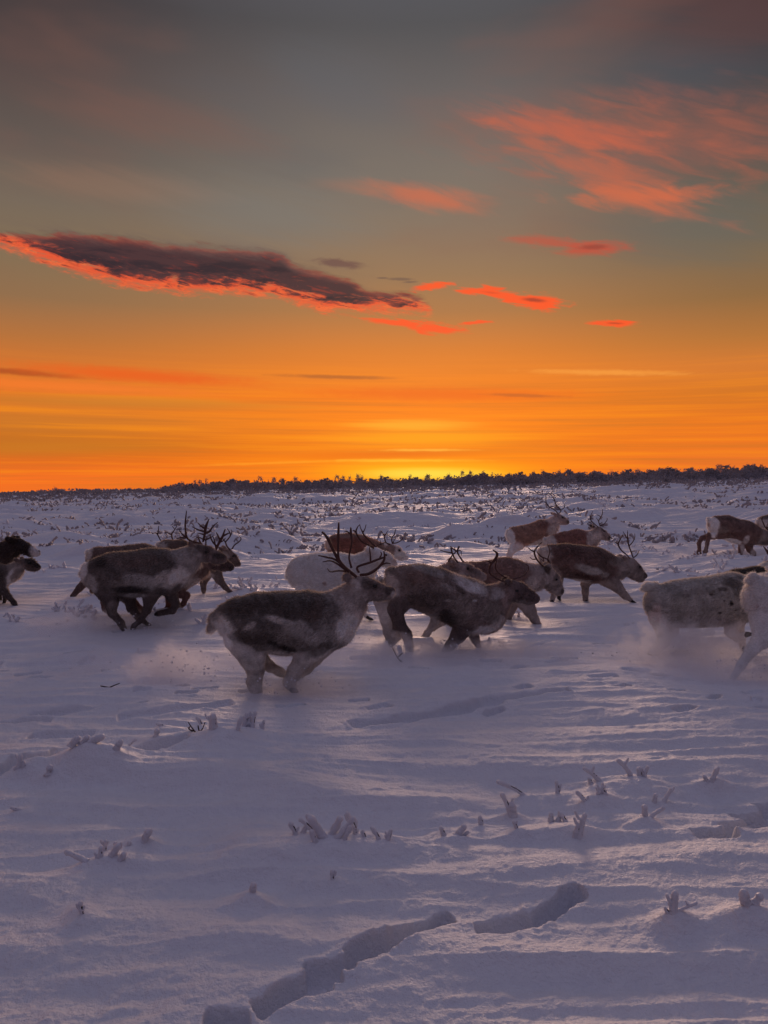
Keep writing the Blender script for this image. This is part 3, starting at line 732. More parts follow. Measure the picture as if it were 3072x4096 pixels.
# J: front right of centre
reindeer('brown reindeer charging with lowered dark head right of centre, snow dusted along its back', C3, 8.7,
  [(345, 580, 140), (460, 610, 172), (600, 655, 188), (740, 715, 190), (870, 765, 205), (980, 810, 190), (1040, 840, 150)],
  [(1020, 770, 150), (1110, 720, 112), (1180, 665, 88)],
  [(1222, 630, 78), (1300, 665, 80), (1380, 702, 58), (1430, 715, 42)],
  [(-.10, [(330, 690, 125), (275, 790, 66), (300, 900, 48), (365, 1000, 42), (388, 1100, 36)]),
   (.10, [(330, 720, 110), (280, 860, 50), (300, 960, 44), (285, 1030, 46), (245, 1090, 34)]),
   (-.10, [(850, 900, 120), (790, 1000, 62), (722, 1085, 40), (680, 1140, 30)]),
   (.10, [(930, 920, 90), (925, 1010, 46), (945, 1070, 34), (970, 1125, 24)])],
  ears=[[(1215, 585, 20), (1195, 566, 20), (1180, 560, 8)]], tail=[(240, 500, 50), (225, 560, 36), (222, 610, 14)], eye=(1270, 640),
  antlers=[[[(1235, 565, 9), (1155, 560, 9), (1075, 520, 10), (1040, 480, 10), (1050, 420, 12), (1085, 375, 15), (1100, 330, 13), (1062, 295, 5)], [(1055, 410, 10), (1030, 390, 8), (1005, 385, 4)]],
           [[(1245, 560, 8), (1330, 540, 7), (1385, 500, 6), (1395, 460, 5), (1370, 440, 4)], [(1230, 560, 8), (1150, 520, 8), (1115, 470, 8), (1125, 410, 7), (1132, 350, 4)]]],
  cols={'torso': (0.12, 0.088, 0.078), 'neck': (0.20, 0.135, 0.12), 'head': (0.050, 0.032, 0.030), 'leg': (0.055, 0.038, 0.034), 'tail': MD},
  spots=[(240, 600, 70, 130, 0, PA, .6), (460, 520, 150, 70, -8, RU, .6), (560, 690, 200, 70, 0, DK, .6), (700, 840, 100, 80, -20, BK_, .85), (480, 860, 150, 60, 0, GR, .8), (800, 770, 90, 120, 0, MD, .7), (560, 470, 200, 30, -16, GR, .6), (850, 580, 160, 40, -24, (0.3, 0.29, .29), .6), (950, 620, 90, 45, -30, (0.36, .35, .35), .6),
         (700, 600, 70, 25, -30, GR, .5), (800, 620, 60, 25, -35, DK, .7), (1000, 960, 130, 60, 20, WH, .7), (1120, 900, 90, 80, 30, PA, .7), (1060, 800, 90, 90, 0, MD, .7), (1120, 660, 80, 40, 20, (0.27, .25, .24), .8), (1300, 740, 120, 35, -4, MD, .6), (330, 1040, 150, 75, 0, PA, .9), (700, 700, 30, 12, 0, PA, .5), (910, 700, 20, 10, 0, WH, .6)])
# D: left group front
reindeer('dark-flanked reindeer with tall branching antlers galloping at the front of the left group', C1, 9.9,
  [(640, 562, 105), (740, 562, 137), (860, 562, 142), (975, 547, 146), (1065, 545, 138), (1130, 560, 105)],
  [(1130, 520, 108), (1200, 482, 86), (1255, 442, 66)],
  [(1285, 412, 48), (1345, 432, 50), (1405, 455, 40), (1445, 462, 29)],
  [(-.09, [(690, 640, 85), (735, 735, 48), (742, 805, 26), (800, 870, 21), (815, 905, 17), (806, 925, 13)]),
   (.09, [(700, 640, 80), (820, 715, 42), (838, 790, 30), (880, 845, 22), (930, 885, 14)]),
   (-.09, [(1010, 630, 85), (985, 710, 44), (967, 785, 25), (925, 850, 18), (882, 888, 14), (872, 912, 13)]),
   (.09, [(1080, 640, 70), (1105, 715, 36), (1128, 765, 25), (1105, 805, 22), (1010, 826, 18)])],
  ears=[[(1262, 385, 14), (1248, 362, 13), (1246, 346, 6)]], tail=[(560, 520, 30), (540, 555, 20), (545, 590, 8)], eye=(1345, 415),
  antlers=[[[(1300, 358, 8), (1260, 348, 8), (1225, 320, 8), (1218, 250, 7), (1225, 190, 6), (1233, 145, 3)], [(1232, 325, 7), (1200, 300, 6), (1180, 268, 3)], [(1225, 315, 6), (1190, 318, 5), (1162, 325, 3)], [(1222, 322, 5), (1180, 332, 3)]],
           [[(1310, 355, 8), (1318, 300, 11), (1320, 260, 12), (1338, 208, 4)], [(1318, 300, 9), (1345, 290, 9), (1368, 255, 6), (1396, 230, 3)], [(1315, 270, 8), (1290, 255, 7), (1265, 232, 3)], [(1318, 290, 8), (1270, 278, 7), (1228, 258, 3)],
            [(1315, 310, 7), (1290, 303, 5), (1268, 300, 3)], [(1312, 340, 6), (1285, 328, 5), (1262, 328, 3)], [(1320, 345, 7), (1350, 330, 6), (1370, 320, 3)]]],
  cols={'torso': (0.062, 0.048, 0.043), 'neck': (0.20, 0.18, 0.17), 'head': (0.075, 0.052, 0.047), 'leg': (0.038, 0.027, 0.024), 'tail': (0.3, .28, .27)},
  spots=[(560, 540, 40, 90, 0, WH, .75), (620, 620, 60, 70, -30, PA, .6), (680, 480, 60, 40, 0, BK_, .8), (900, 460, 200, 50, 0, BR, .7), (960, 590, 150, 55, -10, GR, .7), (830, 610, 90, 40, 0, MD, .6), (880, 645, 110, 28, 0, BK_, .9), (890, 688, 110, 18, 0, GR, .7), (1110, 590, 90, 70, 0, PA, .7),
         (1190, 560, 60, 70, 0, WH, .5), (1420, 440, 50, 25, -10, BK_, .7), (1250, 410, 30, 30, 0, GR, .6), (1330, 400, 60, 25, -20, DK, .7), (760, 760, 40, 60, 0, MD, .5)])
# E: behind D
reindeer('reindeer half hidden behind the dark-flanked one, dark muzzle and folded foreleg showing', C1, 10.7,
  [(730, 590, 90), (850, 575, 115), (980, 570, 120), (1090, 570, 118), (1150, 580, 95)],
  [(1150, 575, 100), (1235, 545, 78), (1300, 515, 58)],
  [(1345, 482, 44), (1400, 490, 42), (1455, 505, 36), (1490, 515, 28)],
  [(-.09, [(740, 640, 70), (705, 735, 36), (700, 775, 22), (740, 805, 18), (800, 840, 14)]), (.09, [(760, 650, 70), (850, 760, 30), (900, 800, 20), (940, 825, 15)]),
   (-.09, [(1120, 640, 55), (1180, 680, 28), (1222, 692, 20), (1200, 745, 15), (1165, 780, 17), (1143, 822, 11)]), (.09, [(1100, 640, 60), (1090, 740, 26), (1080, 790, 18), (1040, 810, 14)])],
  ears=[[(1330, 455, 12), (1310, 440, 11), (1300, 432, 5)]], tail=[(645, 560, 18), (635, 590, 8)],
  antlers=[[[(1345, 440, 8), (1340, 400, 8), (1310, 350, 8), (1300, 310, 3)], [(1340, 400, 8), (1345, 360, 6), (1350, 310, 3)]],
           [[(1385, 440, 9), (1398, 390, 10), (1415, 350, 12), (1430, 320, 10), (1442, 275, 4)], [(1425, 325, 9), (1455, 308, 7), (1474, 300, 3)], [(1412, 340, 8), (1395, 310, 6), (1385, 295, 3)], [(1410, 360, 7), (1435, 350, 5), (1448, 333, 3)], [(1395, 385, 8), (1370, 360, 7), (1352, 330, 6), (1345, 310, 3)], [(1392, 400, 7), (1375, 340, 5), (1362, 318, 3)]]],
  cols={'torso': BR, 'neck': (0.16, 0.10, 0.08), 'head': (0.045, 0.026, 0.024), 'leg': (0.07, 0.03, 0.025)}, spots=[(1260, 610, 70, 40, 30, PA, .7), (1300, 560, 40, 20, 30, RU, .5), (1165, 790, 30, 30, 0, PA, .6), (1500, 520, 18, 22, 0, BK_, .8)])
# F: rear of left group
reindeer('smaller reindeer at the head of the left group, one foreleg stretched forward on the snow', C9, 12.4,
  [(345, 765, 135), (560, 800, 152), (800, 880, 162), (980, 970, 160), (1080, 1040, 140)],
  [(1060, 990, 150), (1190, 930, 115), (1270, 880, 90)],
  [(1315, 852, 78), (1385, 925, 74), (1440, 990, 52), (1480, 1015, 38)],
  [(-.09, [(1110, 1090, 110), (1190, 1240, 66), (1290, 1370, 38), (1385, 1455, 28), (1430, 1475, 22)]), (.09, [(1000, 1100, 110), (900, 1330, 48), (905, 1420, 36), (910, 1510, 24)]),
   (-.09, [(350, 880, 110), (310, 1100, 55), (370, 1300, 34), (360, 1480, 28)]), (.09, [(400, 880, 110), (480, 1100, 50), (470, 1300, 34), (520, 1470, 28)])],
  ears=[[(1280, 800, 30), (1230, 775, 30), (1200, 740, 16)]], tail=[(225, 700, 40), (215, 780, 15)], eye=(1405, 880),
  antlers=[[[(1355, 785, 16), (1310, 725, 14), (1290, 660, 14), (1260, 610, 9), (1240, 575, 5)], [(1290, 655, 14), (1340, 600, 13), (1375, 545, 13), (1360, 490, 10), (1328, 435, 5)], [(1378, 550, 11), (1400, 500, 9), (1392, 455, 5)]],
           [[(1365, 780, 15), (1400, 720, 13), (1460, 675, 12), (1497, 625, 10), (1465, 575, 5)]]],
  cols={'torso': (0.075, .047, .038), 'neck': MD, 'head': (0.09, .06, .052), 'leg': (0.08, .055, .045)}, spots=[(310, 720, 90, 90, 0, PA, .8), (650, 720, 200, 60, -15, BR), (1020, 1180, 100, 60, 0, PA, .6), (1290, 900, 60, 90, 20, PA, .6), (1420, 880, 40, 30, -40, BK_, .7), (1490, 1000, 40, 40, 0, DK, .9)])
# C: rear left
reindeer('brown reindeer at the back of the left group, kicking out a hind leg', C1, 13.1,
  [(640, 462, 78), (740, 478, 90), (850, 475, 98), (930, 468, 98), (985, 475, 85)],
  [(1000, 455, 72), (1060, 430, 56)],
  [(1110, 415, 36), (1160, 435, 34), (1205, 455, 24), (1225, 462, 18)],
  [(-.09, [(630, 520, 62), (585, 588, 30), (530, 645, 22), (485, 698, 16)]), (.09, [(655, 530, 60), (600, 610, 27), (588, 650, 20), (585, 695, 17)]),
   (-.09, stand(960, 540, 690, 50, 14)), (.09, stand(990, 540, 680, 45, 14, 30))],
  ears=[[(1095, 390, 10), (1080, 378, 9)]], tail=[(575, 420, 20), (566, 450, 8)],
  antlers=[[[(1110, 395, 6), (1080, 370, 6), (1053, 335, 5), (1040, 305, 5), (1030, 290, 5), (1004, 293, 2.5)], [(1037, 305, 5), (1045, 270, 4), (1049, 243, 2.5)]],
           [[(1120, 395, 6), (1112, 360, 6), (1105, 330, 5), (1098, 310, 5), (1118, 275, 4), (1130, 252, 2.5)], [(1098, 310, 4), (1075, 300, 4), (1052, 295, 2.5)], [(1118, 275, 3.5), (1105, 262, 3), (1098, 253, 2)]]],
  cols={'torso': (0.075, .043, .035), 'leg': (0.05, .03, .026), 'neck': MD}, spots=[(590, 420, 28, 60, 0, PA, .7)])
# A, B: left edge
reindeer('almost black reindeer with pale grey muzzle at the left edge', C8, 12.9,
  [(-1150, 760, 290), (-850, 760, 320), (-500, 760, 330), (-200, 750, 320), (-60, 760, 270)],
  [(0, 680, 260), (150, 590, 225), (300, 510, 185)],
  [(430, 435, 140), (560, 520, 132), (700, 590, 108), (820, 620, 78)],
  [(-.09, [(-100, 950, 200), (-60, 1200, 75), (40, 1400, 50), (60, 1640, 42)]), (.09, [(-160, 950, 200), (-200, 1250, 75), (-180, 1450, 50), (-140, 1650, 42)]),
   (-.09, stand(-1080, 950, 1650, 230, 45, -200)), (.09, stand(-1000, 950, 1650, 200, 45, 100))],
  ears=[[(310, 350, 52), (240, 300, 50), (215, 285, 25)], [(380, 320, 45), (335, 295, 40), (325, 285, 20)]], tail=[(-1420, 620, 70), (-1450, 760, 30)], eye=(560, 450),
  cols={'torso': (0.022, .014, .013), 'neck': (0.022, .014, .013), 'head': (0.014, .010, .010), 'leg': (0.02, .015, .014), 'tail': GR},
  spots=[(800, 600, 120, 160, 15, (0.26, .25, .26), 1), (880, 560, 25, 30, 0, BK_, 1), (100, 850, 120, 150, 0, (0.05, .035, .03), .6)])
reindeer('dark-faced reindeer with pale throat and stretched foreleg at the left edge', C8, 12.1,
  [(-1050, 1130, 280), (-750, 1120, 310), (-420, 1130, 315), (-150, 1140, 300), (0, 1150, 240)],
  [(40, 1130, 220), (220, 1080, 175), (400, 945, 140)],
  [(540, 855, 120), (670, 872, 126), (780, 930, 92), (850, 935, 58)],
  [(-.09, [(60, 1280, 150), (140, 1430, 85), (250, 1560, 62), (370, 1700, 50), (420, 1775, 42)]), (.09, [(-20, 1300, 140), (60, 1480, 70), (60, 1600, 50), (30, 1740, 34)]),
   (-.09, stand(-950, 1300, 1800, 220, 45, -250)), (.09, stand(-880, 1300, 1800, 200, 45, 150))],
  ears=[[(480, 790, 40), (420, 760, 36), (400, 745, 15)]], tail=[(-1320, 1020, 70), (-1350, 1150, 30)], eye=(690, 815),
  cols={'torso': (0.028, .018, .016), 'neck': (0.20, .17, .155), 'head': (0.055, .035, .03), 'leg': (0.03, .022, .02), 'tail': GR},
  spots=[(690, 800, 190, 70, -30, BK_, .9), (860, 900, 60, 60, 0, BK_, .9), (300, 1050, 40, 160, -35, WH, .5), (260, 1250, 60, 140, 0, WH, .5), (100, 1000, 170, 180, 0, DK, .7)])
# H: white
reindeer('white reindeer with dark eye behind the front centre one, body all pale', C2, 10.4,
  [(785, 525, 122), (890, 532, 142), (1020, 533, 146), (1120, 540, 134), (1175, 545, 112)],
  [(1180, 510, 105), (1235, 455, 78), (1275, 415, 60)],
  [(1300, 392, 52), (1370, 428, 50), (1415, 452, 34), (1435, 460, 24)],
  [(-.09, stand(800, 610, 850, 90, 16, -40)), (.09, stand(840, 610, 850, 80, 16, 60)), (-.09, stand(1120, 640, 860, 70, 16, 30)), (.09, stand(1150, 640, 850, 60, 16, 90))],
  ears=[[(1272, 372, 16), (1250, 352, 15), (1244, 342, 7)]], tail=[(690, 520, 28), (675, 548, 16), (662, 562, 5)], eye=(1377, 393),
  antlers=[[[(1290, 345, 9), (1250, 320, 8), (1200, 290, 8), (1165, 230, 8), (1175, 190, 5), (1192, 172, 3)], [(1165, 225, 7), (1150, 213, 5), (1140, 212, 3)]],
           [[(1310, 345, 9), (1270, 310, 8), (1220, 262, 8), (1205, 235, 7), (1190, 205, 4), (1185, 180, 3)], [(1210, 240, 7), (1225, 210, 4), (1232, 182, 3)]]],
  cols={'torso': (0.38, .35, .34), 'neck': (0.40, .37, .36), 'head': (0.42, .37, .36), 'leg': WH, 'tail': (0.3, .28, .27)}, spots=[(945, 585, 16, 16, 0, RU, .7), (1440, 440, 18, 18, 0, MD, .5)])
# I: behind white
reindeer('rusty brown reindeer with white face standing behind the white one', C6, 13.0,
  [(690, 362, 120), (820, 368, 128), (950, 385, 122), (1050, 410, 110)],
  [(1060, 410, 105), (1160, 425, 82), (1220, 415, 70)],
  [(1265, 405, 62), (1335, 442, 68), (1400, 482, 46), (1450, 498, 30)],
  [(-.09, stand(680, 460, 850, 90, 20, -40)), (.09, stand(720, 460, 850, 80, 20, 80)), (-.09, stand(1010, 480, 850, 70, 20, 40)), (.09, stand(1050, 480, 850, 60, 20, 120))],
  ears=[[(1240, 360, 16), (1215, 342, 15)]], tail=[(590, 340, 26), (575, 380, 10)], eye=(1375, 415),
  antlers=[[[(1270, 350, 10), (1225, 325, 9), (1210, 265, 9), (1195, 230, 7), (1178, 200, 4)], [(1212, 255, 7), (1230, 225, 6), (1248, 197, 4)], [(1225, 325, 8), (1180, 340, 7), (1130, 355, 4)], [(1170, 340, 6), (1165, 300, 4)]],
           [[(1300, 350, 10), (1290, 290, 9), (1320, 250, 8), (1335, 190, 4)], [(1290, 285, 7), (1260, 260, 6), (1235, 240, 4)], [(1305, 345, 9), (1350, 338, 8), (1395, 315, 7), (1412, 290, 6), (1400, 275, 4)], [(1305, 340, 7), (1325, 300, 4), (1332, 285, 3)]]],
  cols={'torso': (0.15, .05, .032), 'neck': (0.2, .13, .1), 'head': (0.36, .31, .29), 'leg': MD, 'tail': PA}, spots=[(600, 360, 50, 90, 0, PA, .8), (760, 255, 240, 24, 0, MD, .6), (1270, 430, 60, 90, -20, RU, .85), (1375, 415, 22, 22, 0, BK_, .6)])
# K
reindeer('brown-faced reindeer with crossed stubby antlers squeezed behind the charging one', C10, 9.7,
  [(-400, 650, 140), (-220, 635, 172), (0, 620, 182), (140, 600, 165)],
  [(130, 560, 160), (250, 480, 120), (320, 430, 100)],
  [(365, 405, 86), (470, 440, 86), (570, 475, 62), (635, 492, 50)],
  [(-.09, [(-440, 760, 130), (-430, 930, 70), (-410, 1080, 50), (-390, 1190, 42)]), (.09, [(-380, 760, 120), (-330, 930, 60), (-350, 1080, 44), (-330, 1180, 40)]),
   (-.09, [(140, 800, 110), (105, 970, 46), (20, 1100, 32), (-50, 1180, 28)]), (.09, [(210, 820, 90), (210, 1000, 36), (100, 1075, 26), (30, 1105, 22)])],
  ears=[[(325, 345, 30), (295, 325, 28), (285, 318, 12)]], tail=[(-500, 520, 30), (-520, 590, 14)], eye=(470, 390),
  antlers=[[[(360, 330, 12), (315, 265, 11), (290, 205, 12), (278, 158, 10)], [(300, 218, 10), (225, 203, 8), (160, 184, 5)], [(250, 318, 8), (290, 250, 9), (330, 205, 8), (315, 155, 6)]],
           [[(430, 335, 12), (388, 270, 11), (366, 220, 12), (388, 162, 13)], [(366, 222, 9), (325, 195, 9), (290, 165, 7)], [(370, 215, 7), (405, 210, 6), (408, 265, 3)]]],
  cols={'torso': (0.07, .05, .045), 'neck': (0.17, .13, .12), 'head': (0.17, .125, .115), 'leg': (0.2, .175, .165), 'tail': PA}, spots=[(-440, 900, 100, 180, 0, PA, .7), (510, 410, 80, 30, -25, DK, .6), (400, 470, 90, 50, 0, PA, .5)])
# L
reindeer('reindeer with thick pale neck and drooping head behind the charging one', C10, 10.5,
  [(290, 505, 160), (480, 520, 182), (700, 515, 188), (880, 485, 198), (1000, 510, 190), (1060, 520, 165)],
  [(1060, 520, 165), (1160, 505, 148), (1250, 485, 128)],
  [(1335, 470, 108), (1400, 545, 100), (1450, 612, 74), (1490, 650, 48)],
  [(-.09, [(1070, 690, 130), (1145, 850, 68), (1195, 940, 46), (1235, 1010, 34), (1265, 1035, 28)]), (.09, [(1000, 690, 120), (960, 870, 50), (930, 960, 34), (900, 1020, 28)]),
   (-.09, stand(270, 650, 1020, 120, 28, -60)), (.09, stand(330, 650, 1020, 110, 28, 80))],
  ears=[[(1335, 400, 34), (1350, 370, 30), (1340, 350, 14)]], tail=[(165, 440, 34), (150, 500, 12)], eye=(1440, 510),
  antlers=[[[(1310, 375, 12), (1270, 345, 11), (1215, 280, 12), (1190, 205, 13), (1225, 140, 10), (1268, 98, 4)], [(1192, 205, 11), (1155, 185, 9), (1115, 155, 4)], [(1212, 285, 9), (1170, 285, 7), (1140, 260, 4)]],
           [[(1400, 385, 11), (1375, 310, 10), (1305, 278, 10), (1268, 240, 8), (1255, 212, 4)], [(1400, 385, 9), (1370, 320, 8), (1400, 220, 7), (1380, 135, 4)], [(1320, 285, 7), (1330, 330, 5), (1300, 300, 4)]]],
  cols={'torso': (0.13, .068, .055), 'neck': (0.25, .21, .195), 'head': (0.14, .11, .10), 'leg': (0.15, .12, .11), 'tail': PA},
  spots=[(210, 400, 70, 120, 0, PA, .8), (560, 380, 200, 50, 0, (0.07, .03, .026), .6), (1340, 420, 36, 70, 12, DK, .9), (1440, 480, 30, 60, -35, DK, .6), (1520, 640, 34, 40, 0, BK_, .8), (1150, 560, 110, 100, 0, PA, .6)])
# M
reindeer('rust and white reindeer, head up, uppermost of the trio right of centre', C4, 17.6,
  [(258, 455, 82), (350, 455, 92), (440, 440, 97), (520, 410, 100), (565, 405, 85)],
  [(575, 390, 82), (625, 335, 60)],
  [(665, 290, 43), (712, 315, 38), (745, 327, 25), (755, 330, 20)],
  [(-.09, [(275, 540, 66), (225, 590, 36), (198, 635, 24), (188, 700, 19)]), (.09, [(300, 540, 60), (250, 590, 30), (222, 640, 22), (215, 690, 18)]),
   (-.09, stand(560, 480, 680, 44, 14, 10)), (.09, stand(540, 480, 680, 40, 14, -20))],
  ears=[[(645, 255, 10), (625, 248, 10), (612, 245, 5)]], tail=[(195, 420, 22), (178, 455, 8)], eye=(705, 285),
  antlers=[[[(665, 245, 6), (625, 210, 6), (570, 178, 6), (540, 135, 6), (537, 78, 3)], [(575, 182, 4), (550, 150, 4)]],
           [[(690, 245, 6), (702, 215, 6), (660, 170, 7), (650, 120, 6), (628, 85, 3)], [(662, 180, 6), (690, 160, 3)], [(703, 218, 5), (738, 190, 5), (744, 155, 3)], [(655, 130, 5), (630, 122, 3)]]],
  cols={'torso': (0.15, .075, .05), 'neck': (0.32, .27, .25), 'head': (0.17, .12, .11), 'leg': (0.34, .28, .26), 'tail': WH}, spots=[(210, 470, 42, 110, 0, WH, .85), (520, 350, 60, 40, 0, (0.1, .04, .03), .7), (460, 530, 110, 35, 20, PA, .8), (600, 420, 60, 70, 0, PA, .7), (760, 325, 20, 26, 0, DK, .9), (715, 280, 30, 12, -40, DK, .8)])
reindeer('reindeer with dark ear and upright antlers, middle one of the trio right of centre', C4, 16.4,
  [(620, 532, 80), (730, 525, 97), (850, 507, 104), (925, 512, 93)],
  [(945, 510, 86), (1010, 465, 66)],
  [(1050, 418, 47), (1100, 452, 42), (1135, 475, 27), (1150, 480, 20)],
  [(-.09, stand(620, 590, 740, 60, 14, -30)), (.09, stand(660, 590, 740, 55, 14, 40)), (-.09, stand(900, 590, 740, 50, 14, 20)), (.09, stand(930, 590, 740, 45, 14, 60))],
  ears=[[(1022, 388, 12), (998, 370, 12), (985, 358, 6)]], tail=[(550, 490, 20), (540, 520, 8)], eye=(1098, 412),
  antlers=[[[(1045, 375, 6), (1000, 340, 6), (968, 310, 6), (958, 275, 6), (978, 222, 3)], [(975, 318, 4), (948, 328, 3)], [(958, 280, 4), (948, 255, 3)]],
           [[(1075, 370, 6), (1065, 320, 6), (1092, 280, 6), (1108, 245, 5), (1108, 208, 3)], [(1090, 285, 5), (1070, 268, 4), (1050, 263, 3)], [(1066, 325, 5), (1045, 290, 3)], [(1080, 362, 6), (1115, 350, 5), (1148, 312, 4), (1150, 293, 3)], [(1075, 345, 4), (1100, 330, 3)]]],
  cols={'torso': (0.14, .055, .04), 'neck': (0.3, .26, .24), 'head': (0.14, .10, .09), 'leg': PA, 'tail': WH}, spots=[(580, 520, 60, 90, 0, PA, .85), (960, 490, 40, 70, 0, PA, .7), (990, 366, 16, 16, 0, BK_, .9), (1155, 475, 18, 24, 0, DK, .9), (1100, 400, 30, 16, -40, DK, .7)])
reindeer('large brown reindeer with open mouth and dark flank stripe, striding with one foreleg reaching right', C4, 12.2,
  [(612, 660, 120), (740, 690, 150), (880, 715, 157), (1010, 735, 162), (1085, 755, 150)],
  [(1120, 760, 125), (1210, 762, 98), (1290, 755, 90)],
  [(1345, 742, 80), (1398, 795, 74), (1455, 835, 44), (1492, 838, 25)],
  [(-.10, [(1130, 850, 95), (1210, 930, 52), (1285, 1015, 32), (1345, 1062, 17)]), (.10, [(1000, 830, 80), (942, 920, 42), (942, 1000, 30), (945, 1080, 26)]),
   (-.10, [(630, 770, 110), (600, 880, 50), (620, 980, 26), (600, 1060, 22)]), (.10, [(680, 770, 100), (690, 870, 40), (700, 980, 24), (690, 1040, 22)])],
  ears=[[(1310, 672, 16), (1280, 656, 14), (1256, 648, 7)]], tail=[(515, 600, 34), (500, 660, 14)], eye=(1432, 748), extra=[[(1400, 850, 32), (1440, 875, 20), (1470, 884, 13)]],
  antlers=[[[(1340, 668, 8), (1300, 630, 7), (1245, 585, 8), (1213, 530, 9), (1230, 480, 7), (1255, 432, 3)], [(1215, 532, 7), (1190, 515, 5), (1168, 505, 3)]],
           [[(1390, 668, 8), (1372, 600, 8), (1358, 540, 9), (1356, 490, 8), (1362, 415, 3)], [(1357, 500, 7), (1335, 460, 5), (1318, 425, 3)], [(1362, 560, 7), (1400, 525, 6), (1425, 480, 5), (1428, 445, 3)], [(1378, 615, 6), (1420, 605, 4), (1440, 608, 3)], [(1395, 668, 7), (1435, 640, 6), (1458, 600, 3)]]],
  cols={'torso': (0.075, .040, .034), 'neck': (0.20, .165, .15), 'head': (0.10, .075, .066), 'leg': (0.13, .10, .088), 'tail': PA},
  spots=[(545, 620, 62, 100, 0, PA, .9), (700, 600, 160, 60, 0, (0.06, .026, .022), .7), (950, 770, 170, 40, -14, GR, .9), (900, 830, 120, 26, -16, (0.035, .014, .012), 1), (860, 880, 180, 26, -8, PA, .9), (1080, 700, 70, 90, 0, BR, .8), (700, 840, 40, 30, 0, BR, .6), (1430, 760, 40, 60, -35, DK, .6), (1495, 835, 26, 30, 0, DK, .8), (1200, 700, 90, 40, 0, MD, .7)])
# P, Q upper right
reindeer('brown reindeer with white rump at upper right, both hind legs kicked back in mid-stride', C7, 17.2,
  [(612, 525, 200), (800, 560, 230), (1000, 640, 236), (1180, 680, 246), (1290, 705, 220)],
  [(1350, 720, 190), (1480, 750, 155), (1620, 780, 135)],
  [(1760, 800, 105), (1880, 860, 92), (1980, 910, 62), (2030, 925, 46)],
  [(-.09, [(640, 690, 120), (520, 728, 72), (412, 712, 46), (370, 890, 38), (340, 1050, 38), (240, 1078, 26)]),
   (.09, [(600, 720, 90), (330, 785, 42), (270, 900, 40), (280, 1050, 36), (200, 1160, 52), (110, 1235, 26)]),
   (-.09, [(1120, 830, 110), (1075, 980, 58), (1045, 1110, 40), (1010, 1215, 24)]), (.09, [(1260, 850, 120), (1320, 1030, 62), (1400, 1110, 50), (1385, 1190, 42)])],
  ears=[[(1730, 700, 30), (1690, 670, 26)]], tail=[(430, 390, 40), (410, 450, 14)], eye=(1850, 790),
  antlers=[[[(1760, 700, 14), (1700, 650, 14), (1600, 600, 15), (1530, 540, 15), (1470, 440, 14), (1425, 365, 6)], [(1450, 405, 11), (1458, 350, 8), (1468, 325, 5)]],
           [[(1780, 700, 14), (1720, 630, 14), (1690, 560, 15), (1650, 640, 12), (1720, 480, 6)]]],
  cols={'torso': (0.085, 0.046, 0.037), 'neck': (0.13, .10, .09), 'head': BR, 'leg': (0.07, .035, .028), 'tail': WH},
  spots=[(490, 540, 90, 200, 0, WH, .9), (650, 600, 110, 80, 0, MD, .5), (930, 700, 190, 50, -10, (0.06, .026, .02), .8), (1040, 790, 100, 50, -30, (0.065, .028, .022), .8), (900, 850, 150, 60, -15, WH, .9), (1130, 800, 60, 130, 0, PA, .8), (1080, 1000, 60, 120, 0, PA, .7), (1380, 1080, 80, 120, 0, PA, .7), (160, 1180, 90, 80, 40, (0.2, .12, .1), .8), (320, 950, 40, 130, 0, MD, .5), (1470, 820, 110, 100, 0, MD, .6), (800, 380, 200, 40, -6, DK, .6)])
reindeer('reindeer at the upper right edge behind the kicking one, only its pale rump in view', C7, 19.6,
  [(1590, 490, 165), (1750, 480, 180), (1950, 480, 185), (2080, 480, 165)],
  [(2100, 460, 140), (2230, 400, 110)], [(2310, 340, 80), (2400, 380, 75), (2480, 410, 48)],
  [(-.09, stand(1620, 600, 880, 110, 28, -40)), (.09, stand(1680, 600, 880, 100, 28, 40)), (-.09, stand(2040, 600, 880, 80, 28, 30)), (.09, stand(2080, 600, 880, 80, 28, 80))],
  ears=[[(2280, 290, 20), (2250, 270, 18)]], tail=[(1440, 430, 30), (1425, 480, 12)],
  cols={'torso': BR, 'neck': PA}, spots=[(1560, 480, 130, 200, 0, PA, .85), (1600, 350, 200, 50, 0, DK, .7)])
# R, S right
reindeer('reindeer with nearly black back rising behind the speckled white one at right', C7, 11.2,
  [(760, 1800, 275), (1050, 1765, 318), (1400, 1722, 330), (1680, 1700, 315)],
  [(1750, 1690, 280), (1950, 1620, 220), (2120, 1560, 180)], [(2250, 1500, 150), (2420, 1560, 145), (2580, 1620, 95), (2640, 1640, 70)],
  [(-.09, stand(800, 2000, 2800, 250, 48, -150)), (.09, stand(900, 2000, 2800, 230, 48, 150)), (-.09, stand(1640, 2000, 2800, 190, 48, 80)), (.09, stand(1740, 2000, 2800, 170, 48, 250))],
  ears=[[(2200, 1390, 40), (2130, 1340, 36)]], tail=[(500, 1720, 50), (480, 1820, 20)],
  antlers=[[[(2240, 1370, 26), (2000, 1330, 28), (1780, 1250, 32), (1640, 1180, 36), (1540, 1090, 32), (1490, 1010, 26), (1425, 925, 9)], [(1520, 1050, 22), (1540, 960, 14), (1556, 895, 8)]],
           [[(2260, 1370, 26), (2050, 1280, 28), (1850, 1150, 26), (1780, 1000, 12)], [(1850, 1150, 20), (1750, 1120, 10)]]],
  cols={'torso': (0.016, .013, .012), 'neck': DK, 'head': DK, 'leg': DK, 'tail': MD}, spots=[(560, 1680, 120, 80, 20, (0.06, .045, .04), .7), (950, 1520, 60, 25, 10, MD, .5), (1450, 1480, 120, 30, 6, MD, .45)])
